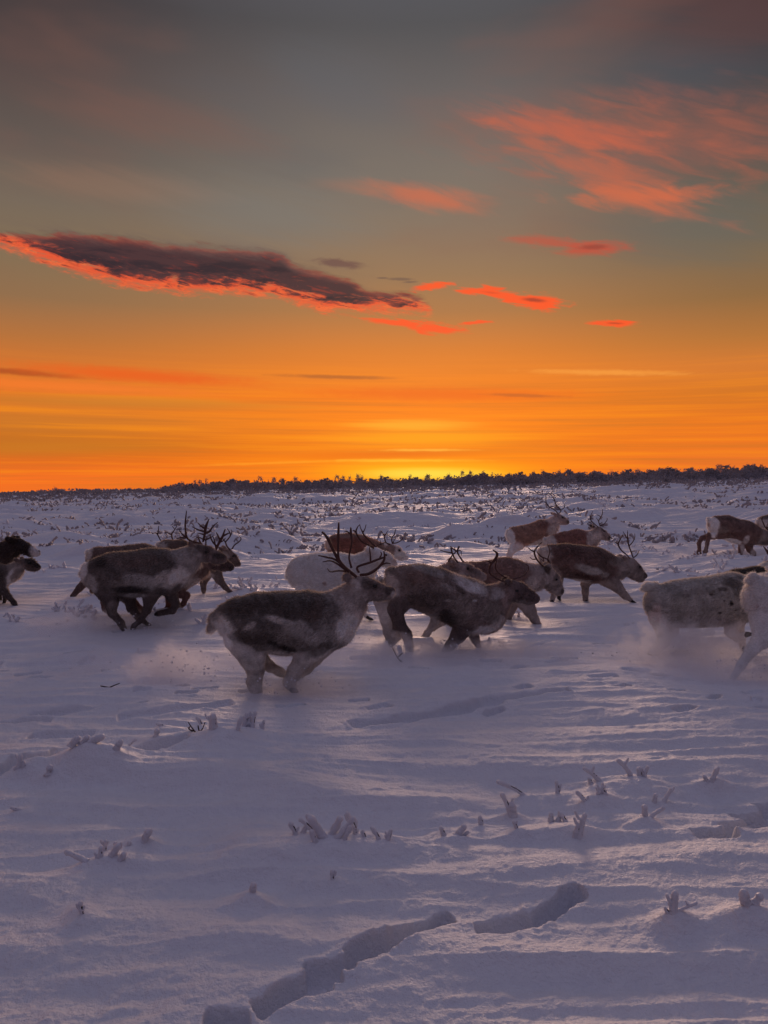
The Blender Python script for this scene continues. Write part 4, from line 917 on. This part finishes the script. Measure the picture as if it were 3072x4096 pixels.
reindeer('pale grey rump at the right edge just above the black-backed reindeer', C7, 12.6,
  [(1690, 1530, 270), (1900, 1510, 290), (2200, 1500, 300), (2420, 1500, 280)],
  [(2450, 1480, 230), (2620, 1380, 180)], [(2740, 1300, 130), (2880, 1360, 125), (3020, 1420, 80)],
  [(-.09, stand(1740, 1700, 2500, 200, 42, -120)), (.09, stand(1820, 1700, 2500, 180, 42, 100)), (-.09, stand(2360, 1700, 2500, 160, 42, 60)), (.09, stand(2440, 1700, 2500, 150, 42, 180))],
  ears=[[(2700, 1210, 34), (2650, 1180, 30)]], tail=[(1440, 1400, 50), (1420, 1500, 20)],
  cols={'torso': (0.30, .29, .27), 'neck': PA, 'head': MD, 'leg': PA}, spots=[(1560, 1420, 180, 160, 0, (0.3, .3, .28), .8), (1680, 1240, 130, 50, 0, (0.08, .07, .08), .7)])
# T, U
reindeer('speckled greyish-white reindeer with black spots wading through kicked-up snow at right', C5, 8.5,
  [(420, 1190, 205), (600, 1200, 245), (800, 1190, 256), (1000, 1175, 262), (1170, 1135, 262), (1290, 1160, 240)],
  [(1330, 1130, 210), (1470, 1060, 165), (1600, 990, 130)], [(1700, 930, 95), (1800, 980, 92), (1900, 1020, 64), (1950, 1035, 46)],
  [(-.10, [(390, 1350, 150), (395, 1500, 82), (390, 1600, 62), (300, 1690, 52), (250, 1740, 42)]), (.10, [(480, 1380, 130), (560, 1520, 66), (500, 1600, 46), (440, 1680, 40)]),
   (-.10, [(1180, 1350, 140), (1130, 1490, 66), (1200, 1560, 44), (1270, 1530, 38)]), (.10, [(1260, 1350, 130), (1300, 1500, 56), (1330, 1600, 42), (1350, 1700, 36)])],
  ears=[[(1660, 850, 28), (1620, 820, 26)]], tail=[(330, 1020, 52), (250, 1018, 46), (195, 1035, 20)], eye=(1790, 910),
  cols={'torso': (0.20, .19, .178), 'neck': (0.34, .32, .30), 'head': PA, 'leg': (0.34, .31, .29), 'tail': (0.30, .29, .27)},
  spots=[(1150, 950, 150, 60, 0, (0.05, .04, .035), .8), (1200, 1040, 90, 70, 0, (0.06, .05, .045), .7), (860, 1065, 24, 16, 0, BK_, 1), (1068, 1155, 24, 30, 0, BK_, 1), (950, 1260, 22, 14, 0, BK_, .9), (750, 1040, 220, 40, 0, (0.14, .12, .11), .5), (1200, 900, 60, 24, 0, BK_, .6), (500, 1150, 100, 120, 0, (0.2, .19, .17), .6), (1000, 1010, 60, 24, 0, DK, .7), (600, 1080, 40, 20, 0, DK, .5),
         (1120, 1230, 16, 12, 0, BK_, .7), (990, 1130, 16, 12, 0, DK, .8), (300, 1300, 50, 110, 0, (.4, .3, .26), .5), (900, 1360, 260, 60, 0, (0.16, .14, .15), .6)])
reindeer('white hindquarters and long outstretched hind leg of a reindeer at the right edge', C5, 7.6,
  [(1545, 1140, 235), (1700, 1190, 262), (1950, 1200, 280), (2180, 1190, 280), (2300, 1190, 250)],
  [(2330, 1150, 220), (2480, 1040, 170)], [(2600, 950, 115), (2730, 1000, 110), (2850, 1050, 70), (2900, 1060, 55)],
  [(-.10, [(1530, 1370, 190), (1470, 1560, 105), (1345, 1690, 62), (1235, 1850, 46), (1125, 2025, 28)]), (.10, [(1650, 1380, 170), (1700, 1600, 80), (1800, 1750, 50), (1850, 1900, 44)]),
   (-.10, stand(2250, 1400, 2060, 150, 44, 60)), (.10, stand(2350, 1400, 2040, 140, 44, 200))],
  ears=[[(2550, 870, 32), (2510, 840, 28)]], tail=[(1480, 965, 80), (1415, 925, 56), (1360, 950, 28)],
  cols={'torso': (0.36, .34, .345), 'neck': PA, 'head': PA, 'leg': (0.36, .34, .34), 'tail': (0.38, .36, .35)}, spots=[(1390, 1200, 20, 30, 0, (0.2, .16, .16), .7), (1360, 1350, 40, 200, 0, (.6, .52, .48), .5)])

# ------------------------------------------------------------------ frosted sprigs
def sprig(rnd, base, h, r, lean, curl, yl=0.0):
    pts = []; x, y, z = base
    for i in range(5):
        t = i / 4
        pts.append((x + lean * t + curl * t * t, y + yl * t, z - 0.03 * h + h * (t - 0.25 * abs(curl) / max(h, .01) * t * t), r * (1.25 - 0.75 * t + 0.45 * t * t) * rnd.uniform(.8, 1.15) * (1.1 if i == 0 else 1)))
    return pts
def tuft_parts(rnd, specs, rough=0.16, seg=9, n=5):
    fr = []; stv = []
    for (x, y, h, r, lean, curl) in specs:
        p = sprig(rnd, (x, y, -0.01), h, r, lean, curl, rnd.uniform(-.3, .3) * abs(lean))
        fr.append(tube(p, seg, n, rough, rnd, True))
        if h > 4 * r and r > 0.006:
            for b_ in range(rnd.randrange(1, 3)):
                k_ = p[rnd.randrange(1, 4)]; sg = rnd.choice([-1, 1]); l_ = h * rnd.uniform(.25, .5)
                fr[-1] = merge([fr[-1], tube([(k_[0], k_[1], k_[2], r * .7), (k_[0] + sg * l_ * .5, k_[1], k_[2] + l_ * .35, r * .6), (k_[0] + sg * l_ * .75, k_[1], k_[2] + l_ * .9, r * .45)], 7, 3, rough, rnd, True)])
        stv.append(tube([(a + 0.55 * r, b - 0.42 * r, c + 0.3 * r, 0.0035) for a, b, c, _ in p[:4]] , 5, 2))
    return fr, stv
def put_tuft(px, py, specs, label, group, scale_px=None, twig=None):
    """specs in picture pixels relative to the foot point"""
    x, y = gpix(px, py); m = math.hypot(y, 0) / F; rnd = random.Random(int(px * 7 + py))
    S = [(a * m, b, c * m * 1.05, min(d * 0.66, c * 0.42) * m, e * m * 1.15, f * m * 1.3) for a, b, c, d, e, f in specs]
    sp_ = max([abs(q_[0]) for q_ in specs] + [20]) * m; BUMPS.append((x, y - .01, sp_ + .07, .055 + sp_ * .3, .028))
    root = link('frosted_sprig', None); root.location = (x, y, gz(x, y) - 0.004); tag(root, label, 'frosted sprig', group)
    fr, stv = tuft_parts(rnd, S)
    for a_, b_ in zip(fr, stv):
        link('frost', build_tubes('frost', [a_], M_frost), root); link('stem', build_tubes('stem', [b_], M_twig), root)
    return root
GN = 'rime-coated sprigs poking out of the foreground snow'
# (dx, depth, height, radius, lean, curl) px
put_tuft(1325, 3395, [(-35, 0, 85, 26, -30, -10), (0, .02, 75, 20, 20, 10), (25, -.02, 85, 20, 45, 10), (-75, .05, 60, 14, -25, -20), (-120, .06, 50, 16, 10, 22), (-150, .04, 45, 16, -10, -6), (-60, -.05, 45, 16, -14, 0), (100, .02, 40, 13, -8, 0), (55, -.04, 60, 13, 14, 6)], 'largest clump of rime-coated stubs in the centre foreground, fingers leaning both ways', GN)
put_tuft(1425, 3330, [(0, 0, 85, 17, -16, -14), (-8, .01, 50, 14, 4, 0)], 'tall rounded rime-coated stub just behind the largest foreground clump', GN)
put_tuft(1540, 3400, [(-20, 0, 52, 13, -18, -8), (10, 0, 44, 14, 12, 0), (-80, .02, 36, 11, -10, 0)], 'pair of small rime stubs splitting like a V right of the largest foreground clump', GN)
put_tuft(2100, 3175, [(0, 0, 78, 13, -60, -34)], 'long rime-coated twig arching left, leftmost of the right-hand foreground sprigs', GN)
put_tuft(2232, 3175, [(0, 0, 52, 14, -6, 0)], 'short upright rime-coated stub between the arching twig and the hook-shaped ones', GN)
put_tuft(2400, 3135, [(0, 0, 62, 15, -34, -20), (-40, -.02, 20, 18, -8, 0), (30, .02, 12, 14, 6, 0)], 'thick rime-coated twig bent left with a dark underside on a snow hump', GN)
put_tuft(2525, 3125, [(0, 0, 76, 13, -26, -20), (32, 0, 32, 18, 0, 0), (52, 0, 42, 13, 6, 6)], 'tallest bent rime-coated twig of the right foreground with stubs at its foot', GN)
put_tuft(2345, 3215, [(0, 0, 46, 14, -22, -8)], 'small rime-coated stub tilted left in front of the snow hump', GN)
put_tuft(2405, 3205, [(-18, 0, 42, 12, 8, 12), (20, 0, 34, 12, -6, -14), (0, .01, 48, 10, 6, 0)], 'rime-coated twigs closing in a small arch in front of the snow hump', GN)
put_tuft(2615, 3205, [(0, 0, 34, 14, 6, 0), (45, .02, 55, 12, 20, 8)], 'two rime-coated stubs leaning right behind the shallow hoof hollows', GN)
put_tuft(2845, 3135, [(0, 0, 55, 15, 18, 4), (-16, 0, 20, 14, -10, 0)], 'lone rime-coated stub near the right edge above the hoof holes', GN)
put_tuft(2045, 3275, [(0, 0, 85, 16, -26, -6), (6, 0, 45, 26, -4, 0)], 'pointed rime cone standing left of the right-hand foreground sprigs', GN)
put_tuft(2305, 3370, [(-6, 0, 50, 17, 6, 4), (8, 0, 92, 17, 14, 8), (16, 0, 60, 12, 8, 2)], 'stout rime-coated stub with a shoulder, below the right-hand sprigs', GN)
put_tuft(2265, 3295, [(0, 0, 40, 13, -16, -4), (-60, .02, 28, 24, 0, 0), (-32, .02, 26, 20, 8, 0)], 'low rounded rime lumps with one leaning stub below the upright ones', GN)
put_tuft(2590, 3290, [(-10, 0, 44, 18, -4, 0), (8, 0, 38, 12, 40, 12)], 'rime-coated knob with an arm to the right, left of the hoof holes', GN)
put_tuft(1810, 3360, [(-35, 0, 32, 17, -10, 0), (20, 0, 40, 24, 14, 8), (44, 0, 20, 14, 16, 0)], 'low knobbly rime hump right of the centre clump', GN)
put_tuft(1925, 3305, [(0, 0, 36, 16, -4, 0)], 'tiny rime cone on the snow between centre clump and right-hand sprigs', GN)
put_tuft(2070, 3350, [(0, 0, 34, 12, -14, 0)], 'small rime point on a drift below the pointed cone', GN)
put_tuft(2690, 3705, [(0, 0, 78, 22, 12, -4), (10, 0, 50, 10, 50, 20), (-20, 0, 20, 18, -10, 0)], 'rime-coated stub with a side arm at the lower right', GN)
put_tuft(2985, 3700, [(0, 0, 55, 42, -14, 0), (20, 0, 42, 36, 26, 0)], 'bulky rime lump at the lower right edge', GN)
put_tuft(370, 3465, [(-20, 0, 40, 18, -60, -16), (30, 0, 60, 17, 6, 0), (70, .01, 70, 24, 16, 14), (110, -.01, 40, 22, 22, 0)], 'low clump of rime-coated stubs at the left foreground, one lying over to the left', GN)
put_tuft(420, 3430, [(0, 0, 56, 13, 2, 0)], 'single upright rime stub just behind the left foreground clump', GN)
put_tuft(575, 3385, [(0, 0, 50, 22, 10, 8)], 'round-topped rime stub right of the left foreground clump', GN)
put_tuft(495, 3400, [(-25, 0, 22, 13, -8, 0), (10, 0, 24, 22, 12, 0)], 'flat pair of rime lumps between two taller stubs at left', GN)
put_tuft(70, 3100, [(0, 0, 62, 14, 22, -6), (24, 0, 32, 13, 2, 0), (-8, 0, 26, 12, 12, 0)], 'curved rime-coated horn at the left edge beside the hoof trench', GN)
put_tuft(195, 3120, [(0, 0, 32, 18, 4, 0)], 'small rime mound right of the curved horn at left', GN)
put_tuft(330, 3080, [(-40, 0, 34, 26, 10, 10), (20, 0, 40, 22, 26, 22), (-10, .01, 30, 18, 24, 0)], 'snow-laden arch of rimed twigs beside the left hoof trench', GN)
put_tuft(465, 3085, [(0, 0, 36, 20, 12, 6)], 'knobbly rime stub at the right end of the left snow arch', GN)
put_tuft(505, 3030, [(0, 0, 34, 10, 26, 6)], 'thin rimed twig leaning right over the left hoof trench', GN)
put_tuft(625, 2968, [(0, 0, 26, 28, 4, 0)], 'plain round snow-capped knob beside the left hoof trench', GN)
put_tuft(870, 2975, [(-12, 0, 52, 24, -4, 0), (-26, 0, 52, 10, -4, 0)], 'fat snow-capped stub in front of the tall bare twig', GN)
put_tuft(950, 2980, [(0, 0, 55, 16, 8, 4)], 'curved rime-coated stub between the fat stub and the tall group', GN)
put_tuft(1000, 2945, [(-25, 0, 62, 15, 4, 6), (10, 0, 68, 13, 6, 4), (-8, .02, 40, 18, 4, 0), (50, 0, 34, 11, 2, 4)], 'tall group of rime-coated stubs at left of centre, behind the hoof trench', GN)
put_tuft(670, 2920, [(0, 0, 16, 11, -30, -6)], 'short rimed twig lying on the snow left of the bare twigs', GN)
put_tuft(808, 2920, [(0, 0, 34, 13, -12, -4)], 'rime-tipped stub above the bare V-shaped twigs', GN)
put_tuft(1605, 2560 + 60, [(0, 0, 30, 14, -8, 0)], 'tiny rimed stub in front of the charging reindeer\'s hind feet', GN)
put_tuft(90, 3240, [(0, 0, 18, 12, -30, -4)], 'small dark-edged rime point on the snow at the left edge', GN)
put_tuft(1010, 3605, [(0, 0, 34, 36, 4, 0)], 'smooth snow knob on the left side above the long hoof trail', GN)
put_tuft(1330, 3530, [(0, 0, 42, 13, -4, 2)], 'single small stub standing right of the smooth snow knob', GN)
put_tuft(330, 3690, [(0, 0, 52, 15, -6, 0)], 'faint frosted stub low at the left side', GN)
g = ground(); tag(g, kind='structure')
# bare twigs showing dark
def bare(px, py, lines, label):
    x, y = gpix(px, py); m = y / F; z = gz(x, y)
    root = [tube([(a * m, 0.01 * i, b * m, (3.2 - 0.7 * k) * m) for k, (a, b) in enumerate(L)], 6, 4) for i, L in enumerate(lines)]
    o = link('bare_twig', build_tubes('bare_twig', root, M_twig)); o.location = (x, y, z - .01); return tag(o, label, 'twig', 'bare dark twigs in the snow')
bare(785, 2965, [[(0, 0), (-15, 20), (-32, 46)], [(0, 0), (22, 12), (36, 44)], [(-10, 5), (-30, 12), (-26, 28)], [(8, 5), (4, 26)], [(-20, 0), (-34, 10), (-38, 18)]], 'dark bare V-shaped twigs in the snow left of the snow-capped stubs')
bare(866, 2930, [[(0, 0), (-6, 30), (-14, 62)], [(-5, 24), (-2, 40)]], 'thin dark upright twig behind the fat snow-capped stub')
bare(1610, 2640, [[(0, 0), (-20, 20), (-40, 60)], [(-20, 20), (0, 38)]], 'thin dark twig sticking out in front of the hind feet of the charging reindeer')
bare(430, 2760, [[(0, 0), (20, 10), (50, 22)], [(10, 2), (-30, 10)]], 'low dark twig in the snow at left, behind the blown powder')

# middle distance: individuals sharing a few meshes
protos = []
pr = random.Random(3)
for k in range(9):
    nsp = pr.choice([2, 3, 3, 4, 5, 6]); S = []
    for i in range(nsp):
        h = pr.uniform(.03, .15); S.append((pr.uniform(-.24, .24), pr.uniform(-.1, .1), h, pr.uniform(.014, .032), pr.uniform(-.09, .12), pr.uniform(-.08, .08)))
    fr, stv = tuft_parts(pr, S, 0.25, 7, 3); protos.append([build_tubes('frost', [a_], M_frost) for a_ in fr] + [build_tubes('stem', [a_], M_twig) for a_ in stv])
GM = 'small frosted tufts scattered over the snowfield'
first = {}
for i, (x, y) in enumerate(TUFTS):
    k = pr.randrange(9)
    if k not in first:
        r = link('frosted_tuft', None); [link(m_.name.split('.')[0], m_, r) for m_ in protos[k]]; first[k] = r
    else:
        r = first[k].copy(); sc.collection.objects.link(r)
        for ch in list(first[k].children):
            c = ch.copy(); sc.collection.objects.link(c); c.parent = r
    r.location = (x, y, gz(x, y) - .01); r.rotation_euler = (0, 0, pr.uniform(-.5, .5) + pr.choice([0, math.pi]))
    s_ = pr.uniform(.5, 1.15); r.scale = (s_, s_, s_ * pr.uniform(.7, 1.2))
    tag(r, 'small frosted twig tuft, one of many alike scattered over the middle and far snowfield', 'frosted tuft', GM)
# the rest, beyond counting
def far_tufts():
    V = []; Fq = []; o = 0; q = random.Random(21); n = 0
    while n < 2300:
        px = q.uniform(-500, 3600); py = 1935 + (q.random() ** 1.6) * 330; x, y = gpix(px, py)
        if y < 20 or y > 97: continue
        if y < 45 and q.random() < .5: continue
        if vn(x * 0.16, y * 0.10, 71) + 0.25 * vn(x * .6, y * .5, 72) < 0.70 - 0.0042 * y: continue
        z = plane(x, y); n += 1; cl = q.randrange(2, 6)
        V.append((x, y, z, q, cl))
    return V
ft = far_tufts(); xs = np.array([a[0] for a in ft]); ys = np.array([a[1] for a in ft]); zs = H(xs, ys)
parts = []; q = random.Random(8)
for x, y, z in zip(xs, ys, zs):
    sz = q.uniform(.4, 1.1) * (0.75 + 0.016 * y)
    for j in range(q.randrange(2, 6)):
        h = q.uniform(.03, .13) * sz * (1.8 if q.random() < .12 else 1); r = q.uniform(.018, .045) * sz; bx = x + q.uniform(-.45, .45) * sz; ln = q.uniform(-.16, .18) * sz
        parts.append(tube([(bx, y, z - .02, r * .7), (bx + ln * .4, y, z + h * .6, r), (bx + ln, y + q.uniform(-.05, .05), z + h, r * 1.1), (bx + ln * 1.1, y, z + h + r * .7, r * .3)], 5, 1))
V, Fq = merge(parts)
o = link('frosted_ground_shrubs', build_tubes('frosted_ground_shrubs', [(V, Fq)], M_frost_far)); tag(o, 'dense speckle of tiny frosted dwarf shrubs across the distant snowfield', 'dwarf shrubs', kind='stuff')

# ------------------------------------------------------------------ skyline scrub
def bush(rnd, w_, h_, n, droop=0.3, tree=False):
    """leaf-sized frosty faces spread along arching twigs, plus the twigs"""
    tw = []; Q = []
    for i in range(n):
        a = rnd.uniform(-1, 1); L = h_ * rnd.uniform(.45, 1.0) * (1 - .35 * abs(a)); bx = a * w_ * .35; by = rnd.uniform(-.3, .3) * w_
        ex = bx + a * w_ * .3 + rnd.uniform(-.15, .15) * w_; dr = rnd.uniform(0, droop) * h_; ey = by + rnd.uniform(-.2, .2) * w_
        pts = [(bx * .5, by * .4, -.05, .02), ((bx + ex) / 2, by, L * .65, .016), (ex, ey, L, .012), (ex + rnd.choice([-1, 1]) * dr * .6, ey, L - dr * .7, .008)]
        tw.append(tube(pts, 4, 2)); C = catmull(pts, 6)
        for c in C[4:]:
            for j in range(3):
                s_ = rnd.uniform(.03, .085); p = c[:3] + np.array([rnd.gauss(0, .07), rnd.gauss(0, .07), rnd.gauss(0, .06)])
                u = np.array([rnd.gauss(0, 1), rnd.gauss(0, 1), rnd.gauss(0, 1)]); u /= np.linalg.norm(u); v = np.cross(u, (0.3, 1, .2)); v /= np.linalg.norm(v) + 1e-6
                Q.append(np.array([p - u * s_, p - v * s_ * .6, p + u * s_, p + v * s_ * .6]))
    QV = np.vstack(Q); QF = np.arange(len(QV)).reshape(-1, 4)
    return tw, (QV, QF)
def belt_h(px):
    return float(np.interp(px, [-800, 0, 150, 240, 420, 640, 700, 800, 1000, 1100, 1500, 2000, 2500, 3072, 3800], [12, 8, 14, 22, 14, 10, 34, 34, 44, 40, 36, 44, 50, 56, 60]))
br = random.Random(17)
shr = []
for k in range(8):
    tw, lf = bush(br, 1.3, 1.3, 16); shr.append((build_tubes('twigs', tw, M_scrub), mesh_np('foliage', lf[0], lf[1], M_scrub, False)))
GS = 'frosted scrub bushes along the skyline'
nS = 0; fs = {}
while nS < 250:
    px = br.uniform(-350, 3450); hh = belt_h(px)
    if hh < 12 and br.random() < .75: continue
    dd = br.uniform(80, 104); x = (px - 1536) / F * dd; 
    hm = hh * dd / F * br.uniform(.55, 1.08)
    k = br.randrange(8)
    if k not in fs:
        r = link('scrub_bush', None); link('twigs', shr[k][0], r); link('foliage', shr[k][1], r); fs[k] = r
    else:
        r = fs[k].copy(); sc.collection.objects.link(r)
        for ch in list(fs[k].children): c = ch.copy(); sc.collection.objects.link(c); c.parent = r
    r.location = (x, dd, gz(x, dd) - .05); r.scale = (hm * br.uniform(.9, 1.6) + .2, 1.0, hm / 1.25); r.rotation_euler = (0, 0, br.uniform(-.3, .3))
    tag(r, 'frosted scrub bush in the dark thicket on the skyline', 'bush', GS); nS += 1
# continuous mass behind / between them
parts = []; q = random.Random(31); QV = []
for i in range(5200):
    px = q.uniform(-900, 3900); hh = belt_h(px) * .8; front = q.random() < .22; dd = q.uniform(66, 84) if front else q.uniform(84, 108); x = (px - 1536) / F * dd; z = float(plane(x, dd)) + .05; hm = (.35 if front else 1) * hh * dd / F * q.uniform(.3, .95) + .1
    lean = q.uniform(-.3, .3)
    for j in range(7):
        t = q.random(); s_ = q.uniform(.06, .17); p = np.array([x + lean * t + q.gauss(0, .12), dd + q.gauss(0, .2), z + hm * t])
        u = np.array([q.gauss(0, 1), q.gauss(0, 1), q.gauss(0, 1)]); u /= np.linalg.norm(u); v = np.cross(u, (0.2, 1, .3)); v /= np.linalg.norm(v) + 1e-6
        QV.append(np.array([p - u * s_, p - v * s_ * .7, p + u * s_, p + v * s_ * .7]))
QV = np.vstack(QV); o = link('scrub_thicket', mesh_np('scrub_thicket', QV, np.arange(len(QV)).reshape(-1, 4), M_scrub, False))
tag(o, 'dark frosted thicket filling the ground between the skyline bushes', 'thicket', kind='stuff')
# bent little birches sticking out of the skyline
GB = 'bent birches rising above the skyline'
def birch(px, top, form, label, dd=92):
    rnd = random.Random(int(px)); x = (px - 1536) / F * dd; z = gz(x, dd); r_ = ray(px, top); ht = (CH + r_[2] / r_[1] * dd - z) * 0.86
    ww = rnd.uniform(.35, .9); hk = rnd.uniform(.55, .95); root = link('bent_birch', None); root.location = (x, dd, z); tag(root, label, 'birch', GB)
    if form == 'arch': st_ = [(0, 0, 0, .05), (.05, 0, ht * .6, .045), (.25 * ww, 0, ht * .97, .03), (.5 * ww, 0, ht * .95, .025), (.66 * ww, 0, ht * hk, .015)]
    elif form == 'archl': st_ = [(0, 0, 0, .05), (-.05, 0, ht * .6, .045), (-.25 * ww, 0, ht * .97, .03), (-.5 * ww, 0, ht * .95, .025), (-.66 * ww, 0, ht * hk, .015)]
    else: st_ = [(0, 0, 0, .05), (.04, 0, ht * .5, .045), (-.03, 0, ht * .8, .035), (.03, 0, ht, .02)]
    tubes_ = [tube(st_, 5, 4)]; C = catmull(st_, 8); Q = []
    for c in C[len(C) // 3:]:
        for j in range(rnd.randrange(2, 12)):
            s_ = rnd.uniform(.025, .07); p = c[:3] + np.array([rnd.gauss(0, .12), rnd.gauss(0, .1), rnd.gauss(-.08, .13)])
            u = np.array([rnd.gauss(0, 1), rnd.gauss(0, 1), rnd.gauss(0, 1)]); u /= np.linalg.norm(u); v = np.cross(u, (0.3, 1, .2)); v /= np.linalg.norm(v) + 1e-6
            Q.append(np.array([p - u * s_, p - v * s_ * .6, p + u * s_, p + v * s_ * .6]))
    link('trunk', build_tubes('trunk', tubes_, M_scrub), root); Q = np.vstack(Q)
    link('crown', mesh_np('crown', Q, np.arange(len(Q)).reshape(-1, 4), M_scrub, False), root)
named = {222: 'tall bush-topped birch standing alone on the left skyline', 825: 'leaning double-topped birch at the start of the left-centre thicket', 1338: 'birch arching over in the middle of the skyline, left of the sunset glow', 1845: 'tall drooping birch on the skyline right of the sunset glow', 1875: 'second drooping birch close beside the tall one right of the sunset glow'}
BIRCH = [(222, 1945, 'up'), (400, 1955, 'up'), (512, 1952, 'arch'), (600, 1948, 'up'), (722, 1925, 'arch'), (780, 1912, 'up'), (825, 1905, 'up'), (810, 1915, 'archl'), (945, 1912, 'up'), (1030, 1900, 'arch'), (1105, 1905, 'archl'),
                      (1175, 1903, 'arch'), (1338, 1896, 'arch'), (1378, 1898, 'archl'), (1400, 1898, 'up'), (1425, 1892, 'arch'), (1448, 1898, 'up'), (1530, 1898, 'archl'), (1640, 1890, 'up'), (1700, 1895, 'arch'), (1720, 1893, 'archl'), (1795, 1890, 'up'),
                      (1845, 1876, 'arch'), (1875, 1878, 'arch'), (1932, 1878, 'up'), (1968, 1885, 'up'), (2030, 1888, 'arch'), (2140, 1882, 'archl'), (2175, 1875, 'up'), (2230, 1875, 'arch'), (2290, 1882, 'up'), (2370, 1878, 'arch'), (2445, 1876, 'up'), (2560, 1872, 'archl'),
                      (2650, 1868, 'arch'), (2770, 1862, 'archl'), (2862, 1853, 'arch'), (2890, 1856, 'archl'), (2980, 1852, 'arch'), (3012, 1848, 'up'), (3050, 1852, 'archl'), (2930, 1858, 'up')]
def blabel(px, form):
    reg = 'at the far left of the skyline' if px < 700 else 'over the left-centre thicket' if px < 1200 else 'left of the sunset glow' if px < 1500 else 'in front of the sunset glow' if px < 1840 else 'just right of the sunset glow' if px < 2200 else 'on the right skyline' if px < 2700 else 'at the far right skyline'
    return {'arch': 'little birch bowed over to the right', 'archl': 'little birch bowed over to the left', 'up': 'small upright frosty birch'}[form] + ' ' + reg
keys = {}
for px, top, form in BIRCH:
    if px not in named: keys.setdefault(blabel(px, form), []).append(px)
for px, top, form in BIRCH:
    lb = named.get(px)
    if not lb:
        lb = blabel(px, form); same = sorted(keys[lb])
        if len(same) > 1: lb += ', ' + ['leftmost', 'second', 'third', 'fourth', 'fifth'][same.index(px)] + ' of such'
    birch(px, top, form, lb)

# ------------------------------------------------------------------ kicked-up powder snow
def puff(px, py, rx, ry, D, dens, seed, label, depth=0.35, scale=3.2):
    d = ray(px, py); q = D / d[1]; c = (d[0] * q, D, CH + d[2] * q); sx = rx * D / F; sz = ry * D / F
    V, Fq = ball((0, 0, 0), (1, 1, 1), 20, 14)
    m = bpy.data.materials.new('powder_snow'); m.use_nodes = True; n = NT(m.node_tree); m.node_tree.nodes.clear()
    t = n.n('ShaderNodeTexCoord').outputs['Object']; geo = n.n('ShaderNodeNewGeometry').outputs['Position']
    ln = n.n('ShaderNodeVectorMath', operation='LENGTH'); n.link(t, ln.inputs[0])
    mp = n.n('ShaderNodeMapping'); n.link(geo, mp.inputs[0]); mp.inputs['Location'].default_value = (seed * 3.1, seed, seed * 2)
    g_ = n.noise(mp.outputs[0], scale * 2.4, 7, 0.68)
    e = n.m('ADD', ln.outputs['Value'], n.m('MULTIPLY', n.m('SUBTRACT', 0.5, g_), 3.6))
    f = n.m('MULTIPLY', n.ss(e, 0.9, 0.1), n.ss(ln.outputs['Value'], 1.0, 0.6))
    v = n.n('ShaderNodeVolumePrincipled'); v.inputs['Color'].default_value = (0.93, 0.93, 0.96, 1); v.inputs['Anisotropy'].default_value = 0.25
    n.link(n.m('MULTIPLY', f, dens), v.inputs['Density'])
    o_ = n.n('ShaderNodeOutputMaterial'); n.link(v.outputs[0], o_.inputs['Volume'])
    o = link('snow_spray', mesh_np('snow_spray', V, Fq, m)); o.location = c; o.scale = (sx, depth, sz); o.rotation_euler = (0, 0, 0)
    tag(o, label, 'snow spray', kind='stuff')
puff(700, 2700, 300, 130, 7.6, 5.0, 1, 'billow of powder snow thrown up behind the front centre reindeer', .4, 4.0)
puff(400, 2510, 420, 95, 10.0, 3.0, 2, 'low cloud of powder trailing behind the left group', .5, 3.0)
puff(1220, 2745, 400, 80, 7.0, 4.5, 3, 'powder snow around the hooves of the front centre reindeer', .35, 4.0)
puff(1830, 2625, 620, 95, 8.5, 6.5, 4, 'long veil of powder around the hooves of the charging reindeer', .4, 3.0)
puff(2740, 2590, 400, 150, 8.0, 6.0, 5, 'thick powder cloud hiding the legs of the speckled reindeer', .4, 3.0)
puff(2850, 2690, 480, 95, 7.4, 4.0, 6, 'thin powder drifting round the white reindeer at the right edge', .4, 3.0)
puff(2120, 2250, 130, 42, 17.2, 3.0, 7, 'powder snow behind the hind legs of the farthest reindeer', .6, 2.5)
puff(360, 2410, 110, 50, 12.8, 3.5, 8, 'small puff of powder at the hind feet of the rear left reindeer', .5, 3.0)
puff(2720, 2240, 60, 38, 16.6, 4.5, 9, 'splash of snow under the kicked-back hind hooves at upper right', .4, 4.0)
puff(1500, 2650, 1700, 105, 8.2, 2.4, 12, 'thin low veil of blown powder drifting along the legs of the whole herd', .7, 1.6)
puff(680, 2640, 110, 120, 7.8, 4.0, 11, 'upright plume of powder behind the rump of the front centre reindeer', .3, 4.0)
puff(1000, 2640, 160, 70, 7.7, 1.6, 10, 'faint powder haze left of the front centre reindeer hind leg', .4, 3.0)
cl = random.Random(77); parts = []
for (px, py, rx, ry, D, n_) in [(720, 2700, 230, 90, 7.5, 110), (1150, 2745, 260, 40, 7.1, 70), (1750, 2600, 330, 50, 8.6, 90), (2700, 2640, 330, 60, 8.2, 120), (2960, 2700, 120, 50, 7.5, 50), (560, 2510, 200, 50, 9.8, 70), (2120, 2245, 90, 20, 17.2, 30), (2700, 2240, 60, 30, 16.8, 40)]:
    for i in range(n_):
        a = px + cl.gauss(0, .5) * rx; b = py + cl.gauss(0, .5) * ry - abs(cl.gauss(0, .3)) * ry; d = ray(a, b); dd = D + cl.uniform(-.3, .3); q_ = dd / d[1]
        r_ = cl.uniform(.002, .009) * (1 + .06 * D)
        parts.append(ball((d[0] * q_, dd, CH + d[2] * q_), (r_, r_, r_ * cl.uniform(.6, 1)), 5, 4))
o = link('snow_clods', build_tubes('snow_clods', parts, M_frost)); tag(o, 'flying crumbs of snow kicked up around the running hooves', 'snow crumbs', kind='stuff')
print('deer', NDEER)
